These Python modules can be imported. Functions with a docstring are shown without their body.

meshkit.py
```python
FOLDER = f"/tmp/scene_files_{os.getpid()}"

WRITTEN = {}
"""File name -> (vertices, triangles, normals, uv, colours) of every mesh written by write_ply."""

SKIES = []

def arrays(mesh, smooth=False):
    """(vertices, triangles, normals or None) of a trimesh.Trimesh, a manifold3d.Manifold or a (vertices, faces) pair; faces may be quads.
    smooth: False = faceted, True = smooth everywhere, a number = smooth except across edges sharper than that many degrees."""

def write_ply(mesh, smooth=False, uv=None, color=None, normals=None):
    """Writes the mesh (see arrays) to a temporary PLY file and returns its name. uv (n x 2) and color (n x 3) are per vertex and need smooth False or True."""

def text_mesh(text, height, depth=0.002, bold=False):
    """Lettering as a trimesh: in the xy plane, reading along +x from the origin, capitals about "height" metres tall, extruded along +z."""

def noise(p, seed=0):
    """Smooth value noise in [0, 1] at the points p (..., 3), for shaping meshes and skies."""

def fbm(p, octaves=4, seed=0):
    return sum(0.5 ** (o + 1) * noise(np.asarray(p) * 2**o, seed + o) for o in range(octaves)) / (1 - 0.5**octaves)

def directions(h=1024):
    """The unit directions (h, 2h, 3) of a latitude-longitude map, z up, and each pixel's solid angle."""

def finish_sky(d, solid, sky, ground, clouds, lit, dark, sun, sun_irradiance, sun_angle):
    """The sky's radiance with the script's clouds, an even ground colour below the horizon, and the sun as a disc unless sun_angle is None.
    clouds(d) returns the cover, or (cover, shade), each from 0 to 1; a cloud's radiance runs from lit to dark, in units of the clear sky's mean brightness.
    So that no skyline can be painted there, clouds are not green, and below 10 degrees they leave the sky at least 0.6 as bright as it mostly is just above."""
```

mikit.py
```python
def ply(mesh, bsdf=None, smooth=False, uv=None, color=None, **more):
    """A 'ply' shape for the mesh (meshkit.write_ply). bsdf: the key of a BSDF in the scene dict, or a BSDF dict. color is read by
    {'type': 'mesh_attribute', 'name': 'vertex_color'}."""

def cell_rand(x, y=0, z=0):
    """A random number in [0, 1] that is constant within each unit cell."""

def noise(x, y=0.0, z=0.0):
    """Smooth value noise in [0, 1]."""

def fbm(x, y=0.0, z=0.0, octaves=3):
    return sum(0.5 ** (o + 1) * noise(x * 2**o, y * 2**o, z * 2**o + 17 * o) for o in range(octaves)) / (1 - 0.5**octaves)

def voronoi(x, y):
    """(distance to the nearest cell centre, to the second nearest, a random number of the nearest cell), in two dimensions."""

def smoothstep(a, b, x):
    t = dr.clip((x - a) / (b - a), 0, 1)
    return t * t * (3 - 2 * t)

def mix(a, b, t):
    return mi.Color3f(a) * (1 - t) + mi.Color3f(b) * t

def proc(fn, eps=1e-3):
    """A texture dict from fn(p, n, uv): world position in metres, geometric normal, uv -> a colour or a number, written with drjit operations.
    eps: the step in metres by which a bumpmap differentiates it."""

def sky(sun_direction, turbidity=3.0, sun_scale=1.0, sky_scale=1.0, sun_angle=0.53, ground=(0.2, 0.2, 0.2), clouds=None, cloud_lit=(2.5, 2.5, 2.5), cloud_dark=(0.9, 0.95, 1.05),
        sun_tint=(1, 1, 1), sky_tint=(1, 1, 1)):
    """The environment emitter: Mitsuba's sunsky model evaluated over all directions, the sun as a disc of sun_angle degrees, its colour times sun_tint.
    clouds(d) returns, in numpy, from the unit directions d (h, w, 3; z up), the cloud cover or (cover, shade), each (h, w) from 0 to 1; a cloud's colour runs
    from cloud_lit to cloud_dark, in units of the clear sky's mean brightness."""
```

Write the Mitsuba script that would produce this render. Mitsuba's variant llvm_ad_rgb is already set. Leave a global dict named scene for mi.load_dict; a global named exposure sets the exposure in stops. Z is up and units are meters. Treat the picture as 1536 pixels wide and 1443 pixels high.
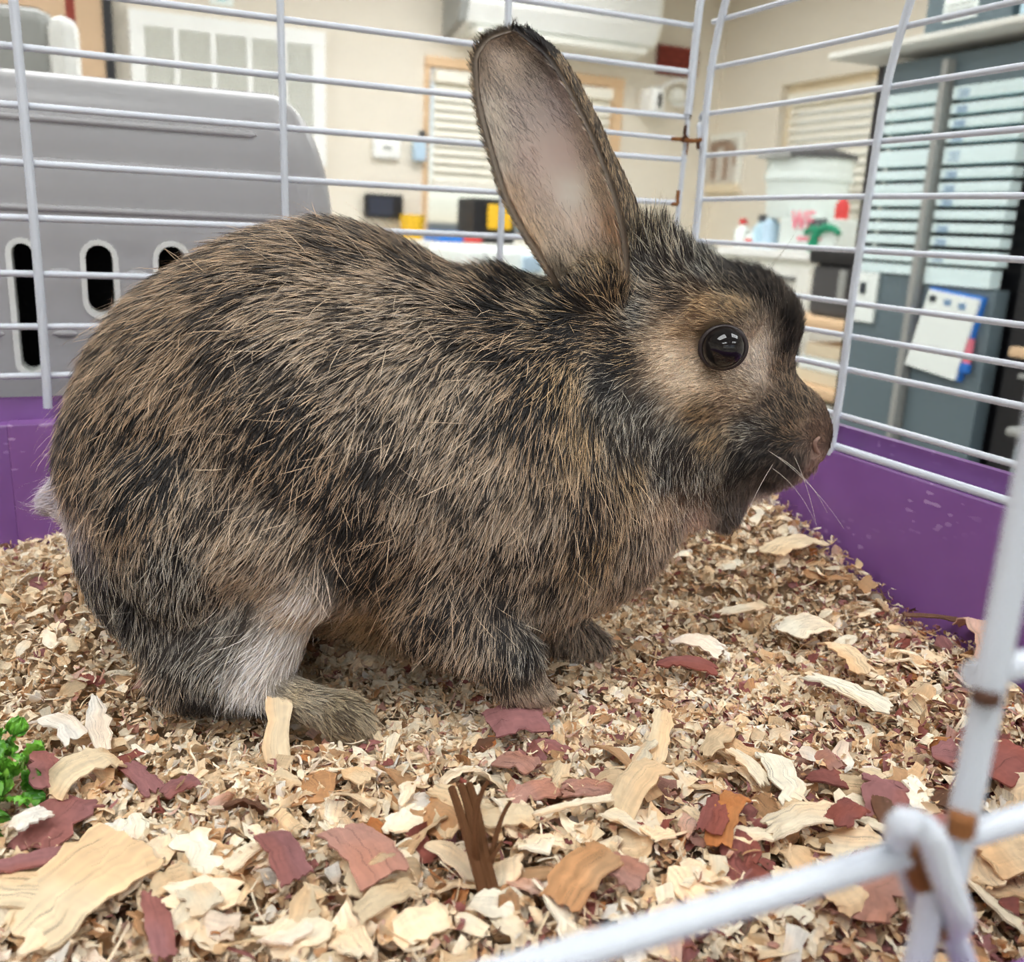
import math
import numpy as np, trimesh, mitsuba as mi, mikit, meshkit
import drjit as dr
from mikit import noise, fbm, cell_rand, smoothstep, mix
T = mi.ScalarTransform4f
rng = np.random.default_rng(11)
scene, labels = {}, {}

# ------------------------------------------------------------------ camera, sky, lamps, exposure
W, H, F = 1536, 1443, 1409.4
YAW, PITCH, ROLL = 0.42558, 0.26494, -0.04565
fw = np.array([math.sin(YAW) * math.cos(PITCH), math.cos(YAW) * math.cos(PITCH), -math.sin(PITCH)])
rt0 = np.array([math.cos(YAW), -math.sin(YAW), 0.0]); dn0 = np.cross(fw, rt0)
RT = math.cos(ROLL) * rt0 + math.sin(ROLL) * dn0
DN = -math.sin(ROLL) * rt0 + math.cos(ROLL) * dn0
scene['camera'] = {'type': 'thinlens', 'fov': 2 * math.degrees(math.atan(W / 2 / F)), 'fov_axis': 'x', 'near_clip': 0.01, 'far_clip': 100.0,
                   'aperture_radius': 0.00115, 'focus_distance': 0.355,
                   'to_world': T().look_at(origin=[0, 0, 0], target=fw.tolist(), up=(-DN).tolist())}
scene['sky'] = mikit.sky([-0.6, -0.5, 0.6], turbidity=4.0, sun_scale=0.0, sky_scale=4.0, sky_tint=(1.15, 1.0, 0.84), ground=(0.5, 0.48, 0.42))
LAMP = 7.5                      # radiance of the ceiling panels
exposure = 0.35
CEIL_Z = 1.262
PANELS = [(-0.5, -0.3), (1.4, -0.3), (0.45, 1.9), (-1.6, 1.9), (-0.9, -1.9), (1.5, -1.9), (2.4, 2.0), (-0.6, 3.4), (1.5, 3.4)]


def px(x, y):
    """Viewing direction of a point of the photograph (used to read real positions off known planes)."""
    return fw + RT * (x - W / 2) / F + DN * (y - H / 2) / F
def atY(x, y, Y): d = px(x, y); return d * (Y / d[1])
def atX(x, y, X): d = px(x, y); return d * (X / d[0])
def atZ(x, y, Z): d = px(x, y); return d * (Z / d[2])


def lin(c):
    c = np.asarray(c, float) / 255.0
    return np.where(c <= 0.04045, c / 12.92, ((c + 0.055) / 1.055) ** 2.4)
def lc(c): return [float(v) for v in lin(c)]
def rgb(c): return {'type': 'rgb', 'value': [float(v) for v in c]}
def mat(name, c, rough=0.5, spec=0.4, metal=0.0, coat=0.0, tex=None, bump=None):
    b = {'type': 'principled', 'base_color': tex if tex is not None else rgb(lin(c)), 'roughness': rough, 'specular': spec, 'metallic': metal, 'clearcoat': coat}
    if bump is not None:
        b = {'type': 'bumpmap', 'arbitrary': mikit.proc(bump[0], eps=bump[1]), 'scale': bump[2], 'bsdf': b}
    scene[name] = {'type': 'twosided', 'bsdf': b}
    return name


# ------------------------------------------------------------------ small modelling helpers
def box(x0, x1, y0, y1, z0, z1, r=0.0):
    x0, x1, y0, y1, z0, z1 = min(x0, x1), max(x0, x1), min(y0, y1), max(y0, y1), min(z0, z1), max(z0, z1)
    r = min(r, (x1 - x0) * .45, (y1 - y0) * .45, (z1 - z0) * .45)
    if r <= 0:
        m = trimesh.creation.box((x1 - x0, y1 - y0, z1 - z0)); m.apply_translation(((x0 + x1) / 2, (y0 + y1) / 2, (z0 + z1) / 2)); return m
    pts = []
    for sx in (x0 + r, x1 - r):
        for sy in (y0 + r, y1 - r):
            for sz in (z0 + r, z1 - r):
                for a in (-1, 1):
                    k = r / math.sqrt(3) * 1.0
                    fx, fy, fz = (1 if sx > (x0 + x1) / 2 else -1), (1 if sy > (y0 + y1) / 2 else -1), (1 if sz > (z0 + z1) / 2 else -1)
                    for c in ((1, 0, 0), (0, 1, 0), (0, 0, 1), (.577, .577, .577), (.707, .707, 0), (.707, 0, .707), (0, .707, .707)):
                        pts.append((sx + fx * r * c[0], sy + fy * r * c[1], sz + fz * r * c[2]))
    return trimesh.convex.convex_hull(np.unique(np.round(np.array(pts), 7), axis=0))
def cat(ms): return trimesh.util.concatenate(ms)
def tube(points, radius, sides=8, cap=True):
    p = np.asarray(points, float); t = np.gradient(p, axis=0); t /= np.linalg.norm(t, axis=1, keepdims=True) + 1e-12
    ref = np.array([0, 0, 1.0]) if abs(t[0][2]) < .8 else np.array([1.0, 0, 0])
    a = np.cross(t, ref); a /= np.linalg.norm(a, axis=1, keepdims=True) + 1e-12
    b = np.cross(t, a); ang = np.arange(sides) * 2 * np.pi / sides; n = len(p)
    r = np.broadcast_to(radius, (n,))[:, None, None]
    v = (p[:, None] + r * (np.cos(ang)[None, :, None] * a[:, None] + np.sin(ang)[None, :, None] * b[:, None])).reshape(-1, 3)
    i, j = np.meshgrid(np.arange(n - 1), np.arange(sides), indexing='ij')
    q = np.stack([i * sides + j, i * sides + (j + 1) % sides, (i + 1) * sides + (j + 1) % sides, (i + 1) * sides + j], -1).reshape(-1, 4)
    f = np.vstack([q[:, [0, 1, 2]], q[:, [0, 2, 3]]])
    if cap:
        v = np.vstack([v, p[:1], p[-1:]]); k = np.arange(sides); m = (n - 1) * sides
        f = np.vstack([f, np.stack([(k + 1) % sides, k, k * 0 + n * sides], 1), np.stack([m + k, m + (k + 1) % sides, k * 0 + n * sides + 1], 1)])
    return trimesh.Trimesh(v, f, process=False)
def lathe(profile, center, sides=28):
    pr = np.array(profile, float)
    m = trimesh.creation.revolve(pr, sections=sides); m.apply_translation(center); return m
def spline(pts, n=24):
    from scipy.interpolate import CubicSpline
    p = np.asarray(pts, float); s = np.r_[0, np.cumsum(np.linalg.norm(np.diff(p, axis=0), axis=1))]
    return CubicSpline(s, p)(np.linspace(0, s[-1], n))
def frame3(d, up=(0, 0, 1)):
    d = np.asarray(d, float) / np.linalg.norm(d); s = np.cross(d, up); s /= np.linalg.norm(s); return d, s, np.cross(s, d)


counts = {}
def key_of(name, parent=None):
    base = (parent + '__' if parent else '') + name
    n = counts.get(base, 0); counts[base] = n + 1
    return base if n == 0 else f'{base}_{n:03d}'
def thing(name, label, category, group=None):
    k = key_of(name); labels[k] = {'label': label, 'category': category}
    if group: labels[k]['group'] = group
    return k
def put(name, mesh, m, parent=None, label=None, category=None, group=None, kind=None, smooth=35, **more):
    k = key_of(name, parent); scene[k] = mikit.ply(mesh, m, smooth=smooth, **more)
    e = {a: b for a, b in (('label', label), ('category', category), ('group', group), ('kind', kind)) if b}
    if e: labels[k] = e
    return k
def struct(name, mesh, m, label=None, parent=None, smooth=False):
    k = key_of(name, parent); scene[k] = mikit.ply(mesh, m, smooth=smooth)
    labels[k] = {'kind': 'structure'} if not parent else {}
    if label: labels[k]['label'] = label
    if not labels[k]: del labels[k]
    return k


def grid_faces(nu, nv):
    i, j = np.meshgrid(np.arange(nu - 1), np.arange(nv - 1), indexing='ij')
    q = np.stack([i * nv + j, (i + 1) * nv + j, (i + 1) * nv + j + 1, i * nv + j + 1], -1).reshape(-1, 4)
    return np.vstack([q[:, [0, 1, 2]], q[:, [0, 2, 3]]])

# the rabbit's own axes: along the body, towards the open cage front, distance of its middle plane
RANG = math.radians(22.0); RH = np.array([math.cos(RANG), -math.sin(RANG), 0]); RN = np.array([-math.sin(RANG), -math.cos(RANG), 0]); W0 = .375

# ------------------------------------------------------------------ materials of the room
mat('paint_wall', (220, 213, 200), 0.85, 0.2)
mat('paint_ceiling', (205, 203, 198), 0.9, 0.2)
mat('floor_vinyl', (150, 146, 140), 0.5, 0.3)
mat('white_gloss', (232, 234, 232), 0.3, 0.5)
mat('white_matt', (225, 226, 220), 0.7, 0.3)
mat('blind_white', (226, 222, 210), 0.6, 0.3)
mat('wood_orange', (214, 182, 146), 0.55, 0.4)
mat('wood_light', (222, 208, 182), 0.6, 0.3)
mat('tan_door', (196, 168, 138), 0.6, 0.3)
mat('tub_white', (204, 213, 210), 0.5, 0.3)
mat('slate', (96, 112, 120), 0.55, 0.4)
mat('slate_dark', (38, 42, 50), 0.5, 0.4)
mat('black_plastic', (26, 27, 31), 0.4, 0.4)
mat('dark_grey', (72, 72, 74), 0.5, 0.4)
mat('mid_grey', (150, 152, 150), 0.5, 0.4)
mat('paper_blue', (218, 238, 241), 0.7, 0.2)
mat('paper_white', (234, 242, 240), 0.7, 0.2)
mat('card_blue', (178, 206, 220), 0.6, 0.3)
mat('ink_blue', (120, 150, 185), 0.8, 0.1)
mat('ink_dark', (60, 66, 72), 0.8, 0.1)
mat('blue_plastic', (35, 110, 200), 0.4, 0.5)
mat('blue_pale', (176, 200, 220), 0.4, 0.5)
mat('red_plastic', (200, 60, 60), 0.5, 0.4)
mat('pink_print', (222, 120, 140), 0.6, 0.3)
mat('green_print', (30, 130, 95), 0.6, 0.3)
mat('yellow_plastic', (226, 180, 40), 0.5, 0.4)
mat('brick_red', (135, 62, 52), 0.7, 0.2)
mat('brick_dark', (98, 44, 40), 0.7, 0.2)
mat('screen_dark', (44, 50, 66), 0.15, 0.6)
mat('art_paper', (205, 200, 192), 0.7, 0.2)
mat('art_brown', (158, 136, 120), 0.8, 0.1)
mat('teal_print', (80, 190, 205), 0.6, 0.3)
mat('metal_grey', (120, 122, 124), 0.35, 0.5, metal=0.6)
scene['window_glass'] = {'type': 'thindielectric'}

BW = 4.4                                          # back wall
RW = float(atY(1088, 60, BW)[0])                  # right wall
FLOOR, LW, FW = -1.1, -2.6, -3.0
# back window (opening in the back wall)
wa, wb = atY(640, 105, BW), atY(905, 350, BW)
wx0, wx1, wz0, wz1 = wa[0], wb[0], float(atY(690, 350, BW)[2]), float(atY(700, 102, BW)[2])
struct('wall_back', cat([box(LW, wx0, BW, BW + .12, FLOOR, CEIL_Z), box(wx1, RW + .12, BW, BW + .12, FLOOR, CEIL_Z),
                         box(wx0, wx1, BW, BW + .12, FLOOR, wz0), box(wx0, wx1, BW, BW + .12, wz1, CEIL_Z)]), 'paint_wall', 'beige painted wall behind the cage with a window')
# right window opening
ra, rb = atX(1172, 130, RW), atX(1312, 330, RW)
ry1, ry0 = float(ra[1]), float(atX(1345, 200, RW)[1])
rz0, rz1 = float(atX(1200, 372, RW)[2]), float(atX(1172, 128, RW)[2])
struct('wall_right', cat([box(RW, RW + .12, FW, ry0, FLOOR, CEIL_Z), box(RW, RW + .12, ry1, BW, FLOOR, CEIL_Z),
                          box(RW, RW + .12, ry0, ry1, FLOOR, rz0), box(RW, RW + .12, ry0, ry1, rz1, CEIL_Z)]), 'paint_wall', 'beige painted wall on the right with a shaded window')
struct('wall_left', box(LW - .12, LW, FW, BW, FLOOR, CEIL_Z), 'paint_wall')
fwx0, fwx1, fwz0, fwz1 = -1.9, 2.1, -.3, 1.1
struct('wall_front', cat([box(LW, fwx0, FW - .12, FW, FLOOR, CEIL_Z), box(fwx1, RW, FW - .12, FW, FLOOR, CEIL_Z), box(fwx0, fwx1, FW - .12, FW, FLOOR, fwz0), box(fwx0, fwx1, FW - .12, FW, fwz1, CEIL_Z)]), 'paint_wall')
struct('ceiling', box(LW - .12, RW + .12, FW - .12, BW + .12, CEIL_Z, CEIL_Z + .1), 'paint_ceiling', 'pale grey ceiling')
struct('floor', box(LW - .12, RW + .12, FW - .12, BW + .12, FLOOR - .1, FLOOR), 'floor_vinyl')
for i, (cx, cy) in enumerate(PANELS):
    t = thing('ceiling_light', 'flat white ceiling light panel', 'ceiling light', 'ceiling light panels')
    put('frame', cat([box(cx - .62, cx + .62, cy - .32, cy - .30, CEIL_Z - .03, CEIL_Z), box(cx - .62, cx + .62, cy + .30, cy + .32, CEIL_Z - .03, CEIL_Z),
                      box(cx - .62, cx - .60, cy - .3, cy + .3, CEIL_Z - .03, CEIL_Z), box(cx + .60, cx + .62, cy - .3, cy + .3, CEIL_Z - .03, CEIL_Z)]), 'white_matt', t, smooth=False)
    q = trimesh.Trimesh([(cx - .6, cy - .3, CEIL_Z - .012), (cx - .6, cy + .3, CEIL_Z - .012), (cx + .6, cy + .3, CEIL_Z - .012), (cx + .6, cy - .3, CEIL_Z - .012)], [(0, 1, 2), (0, 2, 3)], process=False)
    put('diffuser', q, 'white_matt', t, smooth=False, emitter={'type': 'area', 'radiance': rgb((LAMP * .98, LAMP, LAMP))})

# windows: frame, pane; blinds are things of their own
w = struct('window_1', cat([box(wx0 - .01, wx0 + .015, BW - .012, BW + .06, wz0, wz1), box(wx1 - .04, wx1 + .05, BW - .02, BW + .06, wz0, wz1),
                            box(wx0 - .01, wx1 + .05, BW - .025, BW + .06, wz1 - .01, wz1 + .03)]), 'wood_orange', 'window in the back wall with orange wooden trim')
struct('pane', box(wx0, wx1, BW + .07, BW + .074, wz0, wz1), 'window_glass', parent=w)
w = struct('window_2', cat([box(RW + .05, RW + .09, ry0, ry0 + .04, rz0, rz1), box(RW + .05, RW + .09, ry1 - .04, ry1, rz0, rz1), box(RW + .05, RW + .09, ry0, ry1, rz1 - .04, rz1)]), 'wood_light', 'window in the right wall')
struct('pane', box(RW + .09, RW + .094, ry0, ry1, rz0, rz1), 'window_glass', parent=w)
w = struct('window_3', cat([box(fwx0, fwx0 + .05, FW - .1, FW, fwz0, fwz1), box(fwx1 - .05, fwx1, FW - .1, FW, fwz0, fwz1), box(-.025, .025, FW - .1, FW, fwz0, fwz1)]), 'white_matt')
struct('pane', box(fwx0, fwx1, FW - .08, FW - .076, fwz0, fwz1), 'window_glass', parent=w)

def blind(name_label, a, along, z_top, z_bot, width, n, depth_dir, m='blind_white'):
    t = thing('window_blind', name_label, 'window blind')
    a = np.array(a, float); al = np.array(along, float); dd = np.array(depth_dir, float)
    p = (z_top - z_bot) / n
    def slab(c0, c1, dz0, dz1, d0, d1, r=.0):
        q = np.array([a + al * c0 + dd * d0, a + al * c1 + dd * d1])
        return box(q[0][0], q[1][0], q[0][1], q[1][1], dz0, dz1, r)
    put('headrail', slab(0, width, z_top, z_top + .05, -.03, .03), m, t, smooth=False)
    for k in range(n):
        z = z_top - p * (k + .5)
        c = [a - dd * .012, a + dd * .014]
        v = np.array([c[0] + [0, 0, z + p * .52], c[0] + al * width + [0, 0, z + p * .52], c[1] + al * width + [0, 0, z - p * .5], c[1] + [0, 0, z - p * .5]])
        v = np.vstack([v, v + dd * .003])
        f = [(0, 1, 2), (0, 2, 3), (4, 6, 5), (4, 7, 6), (0, 4, 5), (0, 5, 1), (3, 2, 6), (3, 6, 7), (0, 3, 7), (0, 7, 4), (1, 5, 6), (1, 6, 2)]
        put('slat', trimesh.Trimesh(v, f, process=False), m, t, smooth=False)
    put('bottom_rail', slab(0, width, z_bot - .03, z_bot, -.015, .015), m, t, smooth=False)
bt, bb = float(atY(690, 108, BW)[2]), float(atY(690, 283, BW)[2])
blind('white slatted blind lowered halfway over the back window behind the ear', (wx0 + .02, BW - .05, 0), (1, 0, 0), bt - .06, bb + .03, wx1 - wx0 - .06, 11, (0, -1, 0))
r0, r1 = atX(1185, 150, RW), atX(1190, 345, RW)
blind('cream slatted blind over the right hand window beside the tray rack', (RW + .02, ry0 + .03, 0), (0, 1, 0), rz1 - .1, rz0 + .02, ry1 - ry0 - .1, 16, (-1, 0, 0))

# --- wall vent grille
def on_back(x0, y0, x1, y1, d0, d1, r=.0):
    a, b = atY(x0, y0, BW), atY(x1, y1, BW)
    return a[0], b[0], BW - d1, BW - d0, min(a[2], b[2]), max(a[2], b[2]), r
A, B = atY(192, 22, BW), atY(486, 215, BW)
t = thing('vent_grille', 'large white louvred air return grille on the back wall', 'vent grille')
gx0, gx1, gz1, gz0 = A[0], B[0], A[2] + .02, B[2] - .1
put('backing', box(gx0, gx1, BW - .012, BW, gz0, gz1), 'mid_grey', t, smooth=False)
nb = 5
for (a0, a1, c0, c1) in ((gx0, gx1, gz1 - .06, gz1), (gx0, gx1, gz0, gz0 + .06)):
    put('frame_rail', box(a0, a1, BW - .04, BW, c0, c1), 'white_gloss', t, smooth=False)
pw = (gx1 - gx0 - .06) / nb
for k in range(nb + 1):
    cx = gx0 + .03 + pw * k
    wd = .05 if k in (0, nb) else .022
    put('mullion', box(cx - wd / 2 if k else gx0, cx + wd / 2 if k < nb else gx1, BW - .038, BW, gz0, gz1), 'white_gloss', t, smooth=False)
nl = 26
for k in range(nl):
    z = gz0 + .06 + (gz1 - gz0 - .12) * (k + .5) / nl
    m = box(gx0 + .03, gx1 - .03, -.014, .014, -.002, .002); m.apply_transform(trimesh.transformations.rotation_matrix(.7, (1, 0, 0))); m.apply_translation((0, BW - .022, z))
    put('louvre', m, 'white_matt', t, smooth=False)

# --- air conditioner
a, b = atY(672, -60, BW), atY(950, 95, BW)
ax0, ax1, az0, az1 = a[0], b[0], b[2], b[2] + .40
t = thing('air_conditioner', 'white wall mounted air conditioner high above the window', 'air conditioner')
pr = [(0, 0), (.20, .05), (.24, .12), (.24, .30), (.20, az1 - az0), (0, az1 - az0)]
from shapely.geometry import Polygon
def prism_x(poly, x0, x1, y_of, z_of):
    m = trimesh.creation.extrude_polygon(Polygon(poly), x1 - x0, engine='earcut')
    v = m.vertices.copy(); m.vertices = np.stack([x0 + v[:, 2], y_of - v[:, 0], z_of + v[:, 1]], 1)
    m.fix_normals(); return m
put('body', prism_x(pr, ax0 + .02, ax1 - .02, BW, az0), 'white_gloss', t, smooth=20)
put('end_cap', prism_x(pr, ax0 - .02, ax0 + .02, BW, az0), 'mid_grey', t, smooth=20)
put('end_cap', prism_x(pr, ax1 - .02, ax1, BW, az0), 'white_matt', t, smooth=20)
put('air_flap', box(ax0 + .06, ax1 - .06, BW - .225, BW - .05, az0 + .005, az0 + .03), 'white_matt', t, smooth=False)

# --- red brick plaque
a, b = atY(986, 67, BW), atY(1040, 117, BW)
t = thing('brick_plaque', 'small dark red brick pattern plaque high on the back wall near the corner', 'plaque')
put('backing', box(a[0], b[0], BW - .02, BW, b[2], a[2]), 'brick_dark', t, smooth=False)
for r_ in range(5):
    hh = (a[2] - b[2]) / 5
    for c_ in range(4):
        ww = (b[0] - a[0]) / 3.5; o = -.5 * ww * (r_ % 2)
        x0, x1 = max(a[0] + o + c_ * ww + .004, a[0]), min(a[0] + o + (c_ + 1) * ww - .004, b[0])
        if x1 - x0 > .01:
            put('brick', box(x0, x1, BW - .028, BW - .02, b[2] + hh * r_ + .004, b[2] + hh * (r_ + 1) - .004), 'brick_red', t, smooth=False)

# --- security camera: a domed head on an arm with a cable loop
c = atY(985, 145, BW - .12); d = atY(1008, 135, BW)
t = thing('security_camera', 'white wall camera with a dark lens and looped cable under the red plaque', 'security camera')
put('head', box(c[0] - .055, c[0] + .03, c[1] - .05, c[1] + .09, c[2] - .085, c[2] + .045, .03), 'white_gloss', t)
put('lens', box(c[0] - .022, c[0] - .002, c[1] - .056, c[1] - .049, c[2] - .055, c[2] + .01, .003), 'black_plastic', t)
put('cable', tube(spline([c + [.03, .03, -.01], d + [.0, -.05, .04], d + [.06, -.05, .03], d + [.075, -.05, -.03], d + [.04, -.05, -.07], d + [-.01, -.02, -.06]], 30), .012), 'white_gloss', t)
put('mount', cat([box(d[0] - .03, d[0] + .03, BW - .08, BW, d[2] - .06, d[2] + .0, .01)]), 'white_matt', t)

# --- thermostat, second box, tablet
a, b = atY(557, 206, BW), atY(599, 240, BW)
t = thing('thermostat', 'small white square thermostat on the wall right of the carrier', 'thermostat')
put('housing', box(a[0], b[0], BW - .03, BW, b[2], a[2], .012), 'white_gloss', t)
put('display', box(a[0] + .045, b[0] - .045, BW - .034, BW - .03, b[2] + .04, a[2] - .035), 'mid_grey', t, smooth=False)
a, b = atY(617, 207, BW), atY(637, 243, BW)
t = thing('wall_dispenser', 'narrow white wall box with a dark knob beside the back window', 'wall dispenser')
put('housing', box(a[0], b[0] - .005, BW - .05, BW, b[2], a[2], .012), 'blue_pale', t)
put('knob', box(a[0] + .03, b[0] - .01, BW - .05, BW - .01, a[2], a[2] + .035, .01), 'dark_grey', t)
a, b = atY(545, 290, BW), atY(600, 329, BW)
t = thing('wall_monitor', 'small black wall screen above the rabbit back', 'monitor')
put('bezel', box(a[0], b[0], BW - .05, BW, b[2], a[2], .008), 'black_plastic', t)
put('screen', box(a[0] + .012, b[0] - .05, BW - .053, BW - .05, b[2] + .015, a[2] - .015), 'screen_dark', t, smooth=False)
a, b = atY(314, -14, BW), atY(350, 11, BW)
t = thing('wall_poster', 'small white notice with a blue print above the vent grille', 'notice')
put('paper', box(a[0], b[0], BW - .006, BW, b[2], a[2]), 'paper_white', t, smooth=False)
m = trimesh.creation.cylinder(.03, .002, sections=20); m.apply_transform(trimesh.transformations.rotation_matrix(math.pi / 2, (1, 0, 0))); m.apply_translation(((a[0] + b[0]) / 2, BW - .007, b[2] + .05))
put('print', m, 'teal_print', t)
# --- tan door edge with black strip at the left
a, b = atY(122, -80, BW), atY(178, 130, BW)
t = struct('door_1', box(a[0] - .9, b[0] - .03, BW - .05, BW, FLOOR, .95), 'tan_door', 'tan wooden door at the far left of the back wall')
struct('edge_strip', box(b[0] - .045, b[0] - .01, BW - .06, BW, FLOOR, .95), 'black_plastic', parent=t)

# --- counter along the back wall with its things
CT = float(atY(740, 366, 3.95)[2])
t = thing('back_counter', 'pale counter unit below the back window', 'counter')
c0, c1 = float(atY(560, 370, 3.95)[0]), RW
put('worktop', box(c0 - .02, c1 - .003, 3.93, BW - .002, CT - .03, CT), 'white_matt', t, smooth=False)
put('body', box(c0, c1 - .003, 3.97, BW - .002, FLOOR, CT - .03), 'white_gloss', t, smooth=False)
for k in range(5):
    w_ = (c1 - .003 - c0) / 5
    put('door', box(c0 + w_ * k + .01, c0 + w_ * (k + 1) - .01, 3.955, 3.97, FLOOR + .1, CT - .05), 'white_matt', t, smooth=False)
def ground_box(name, lab, catg, x0, y0, x1, Y, depth, m, z=None, r=.01):
    a, b = atY(x0, y0, Y), atY(x1, y0, Y)
    return box(a[0], b[0], Y, Y + depth, CT if z is None else z, max(a[2], b[2]), r)
t = thing('tool_battery_charger', 'black and yellow power tool charger on the back counter', 'charger')
put('body', ground_box('', '', '', 712, 300, 775, 4.05, .22, 'black_plastic'), 'black_plastic', t)
a, b = atY(731, 306, 4.045), atY(766, 345, 4.045)
put('face', box(a[0], b[0], 4.03, 4.05, b[2], a[2], .008), 'yellow_plastic', t)
a = atY(649, 342, 4.1)
t = thing('yellow_cup', 'small yellow pot on the back counter left of the charger', 'pot')
put('bowl', lathe([(0, 0), (.045, 0), (.06, .11), (.052, .11), (.04, .01), (0, .01)], (a[0] - .03, 4.3, CT)), 'yellow_plastic', t)
a, b = atY(664, 356, 3.94), atY(700, 372, 3.94)
put('blue_folder', box(a[0], b[0], 3.98, 4.2, CT, CT + .045, .006), 'blue_plastic', label='flat blue folder on the back counter above the rabbit back', category='folder')
a = atY(712, 366, 3.94)
put('red_marker', tube([(a[0] - .04, 4.0, CT + .012), (a[0] + .06, 4.02, CT + .012)], .012), 'red_plastic', label='red marker pen beside the blue folder', category='marker')
# a label printer in pale plastic with a blue front on a nearer trolley
a, b = atY(702, 372, 2.4), atY(806, 372, 2.4)
t = thing('label_printer', 'pale printer with a blue panel seen under the ear', 'printer')
pz = float(a[2])
put('body', box(a[0], b[0] + .05, 2.4, 2.75, -.42, pz, .02), 'paper_white', t)
a2, b2 = atY(786, 384, 2.39), atY(812, 408, 2.39)
put('panel', box(a2[0], b2[0], 2.385, 2.4, b2[2], a2[2], .004), 'blue_pale', t)
t2 = thing('printer_trolley', 'grey trolley carrying the pale printer', 'trolley')
put('top', box(a[0] - .1, b[0] + .15, 2.35, 2.85, -.45, -.42), 'mid_grey', t2, smooth=False)
for sx in (a[0] - .07, b[0] + .12):
    for sy in (2.38, 2.82):
        put('leg', box(sx - .015, sx + .015, sy - .015, sy + .015, FLOOR, -.45), 'mid_grey', t2, smooth=False)

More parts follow.
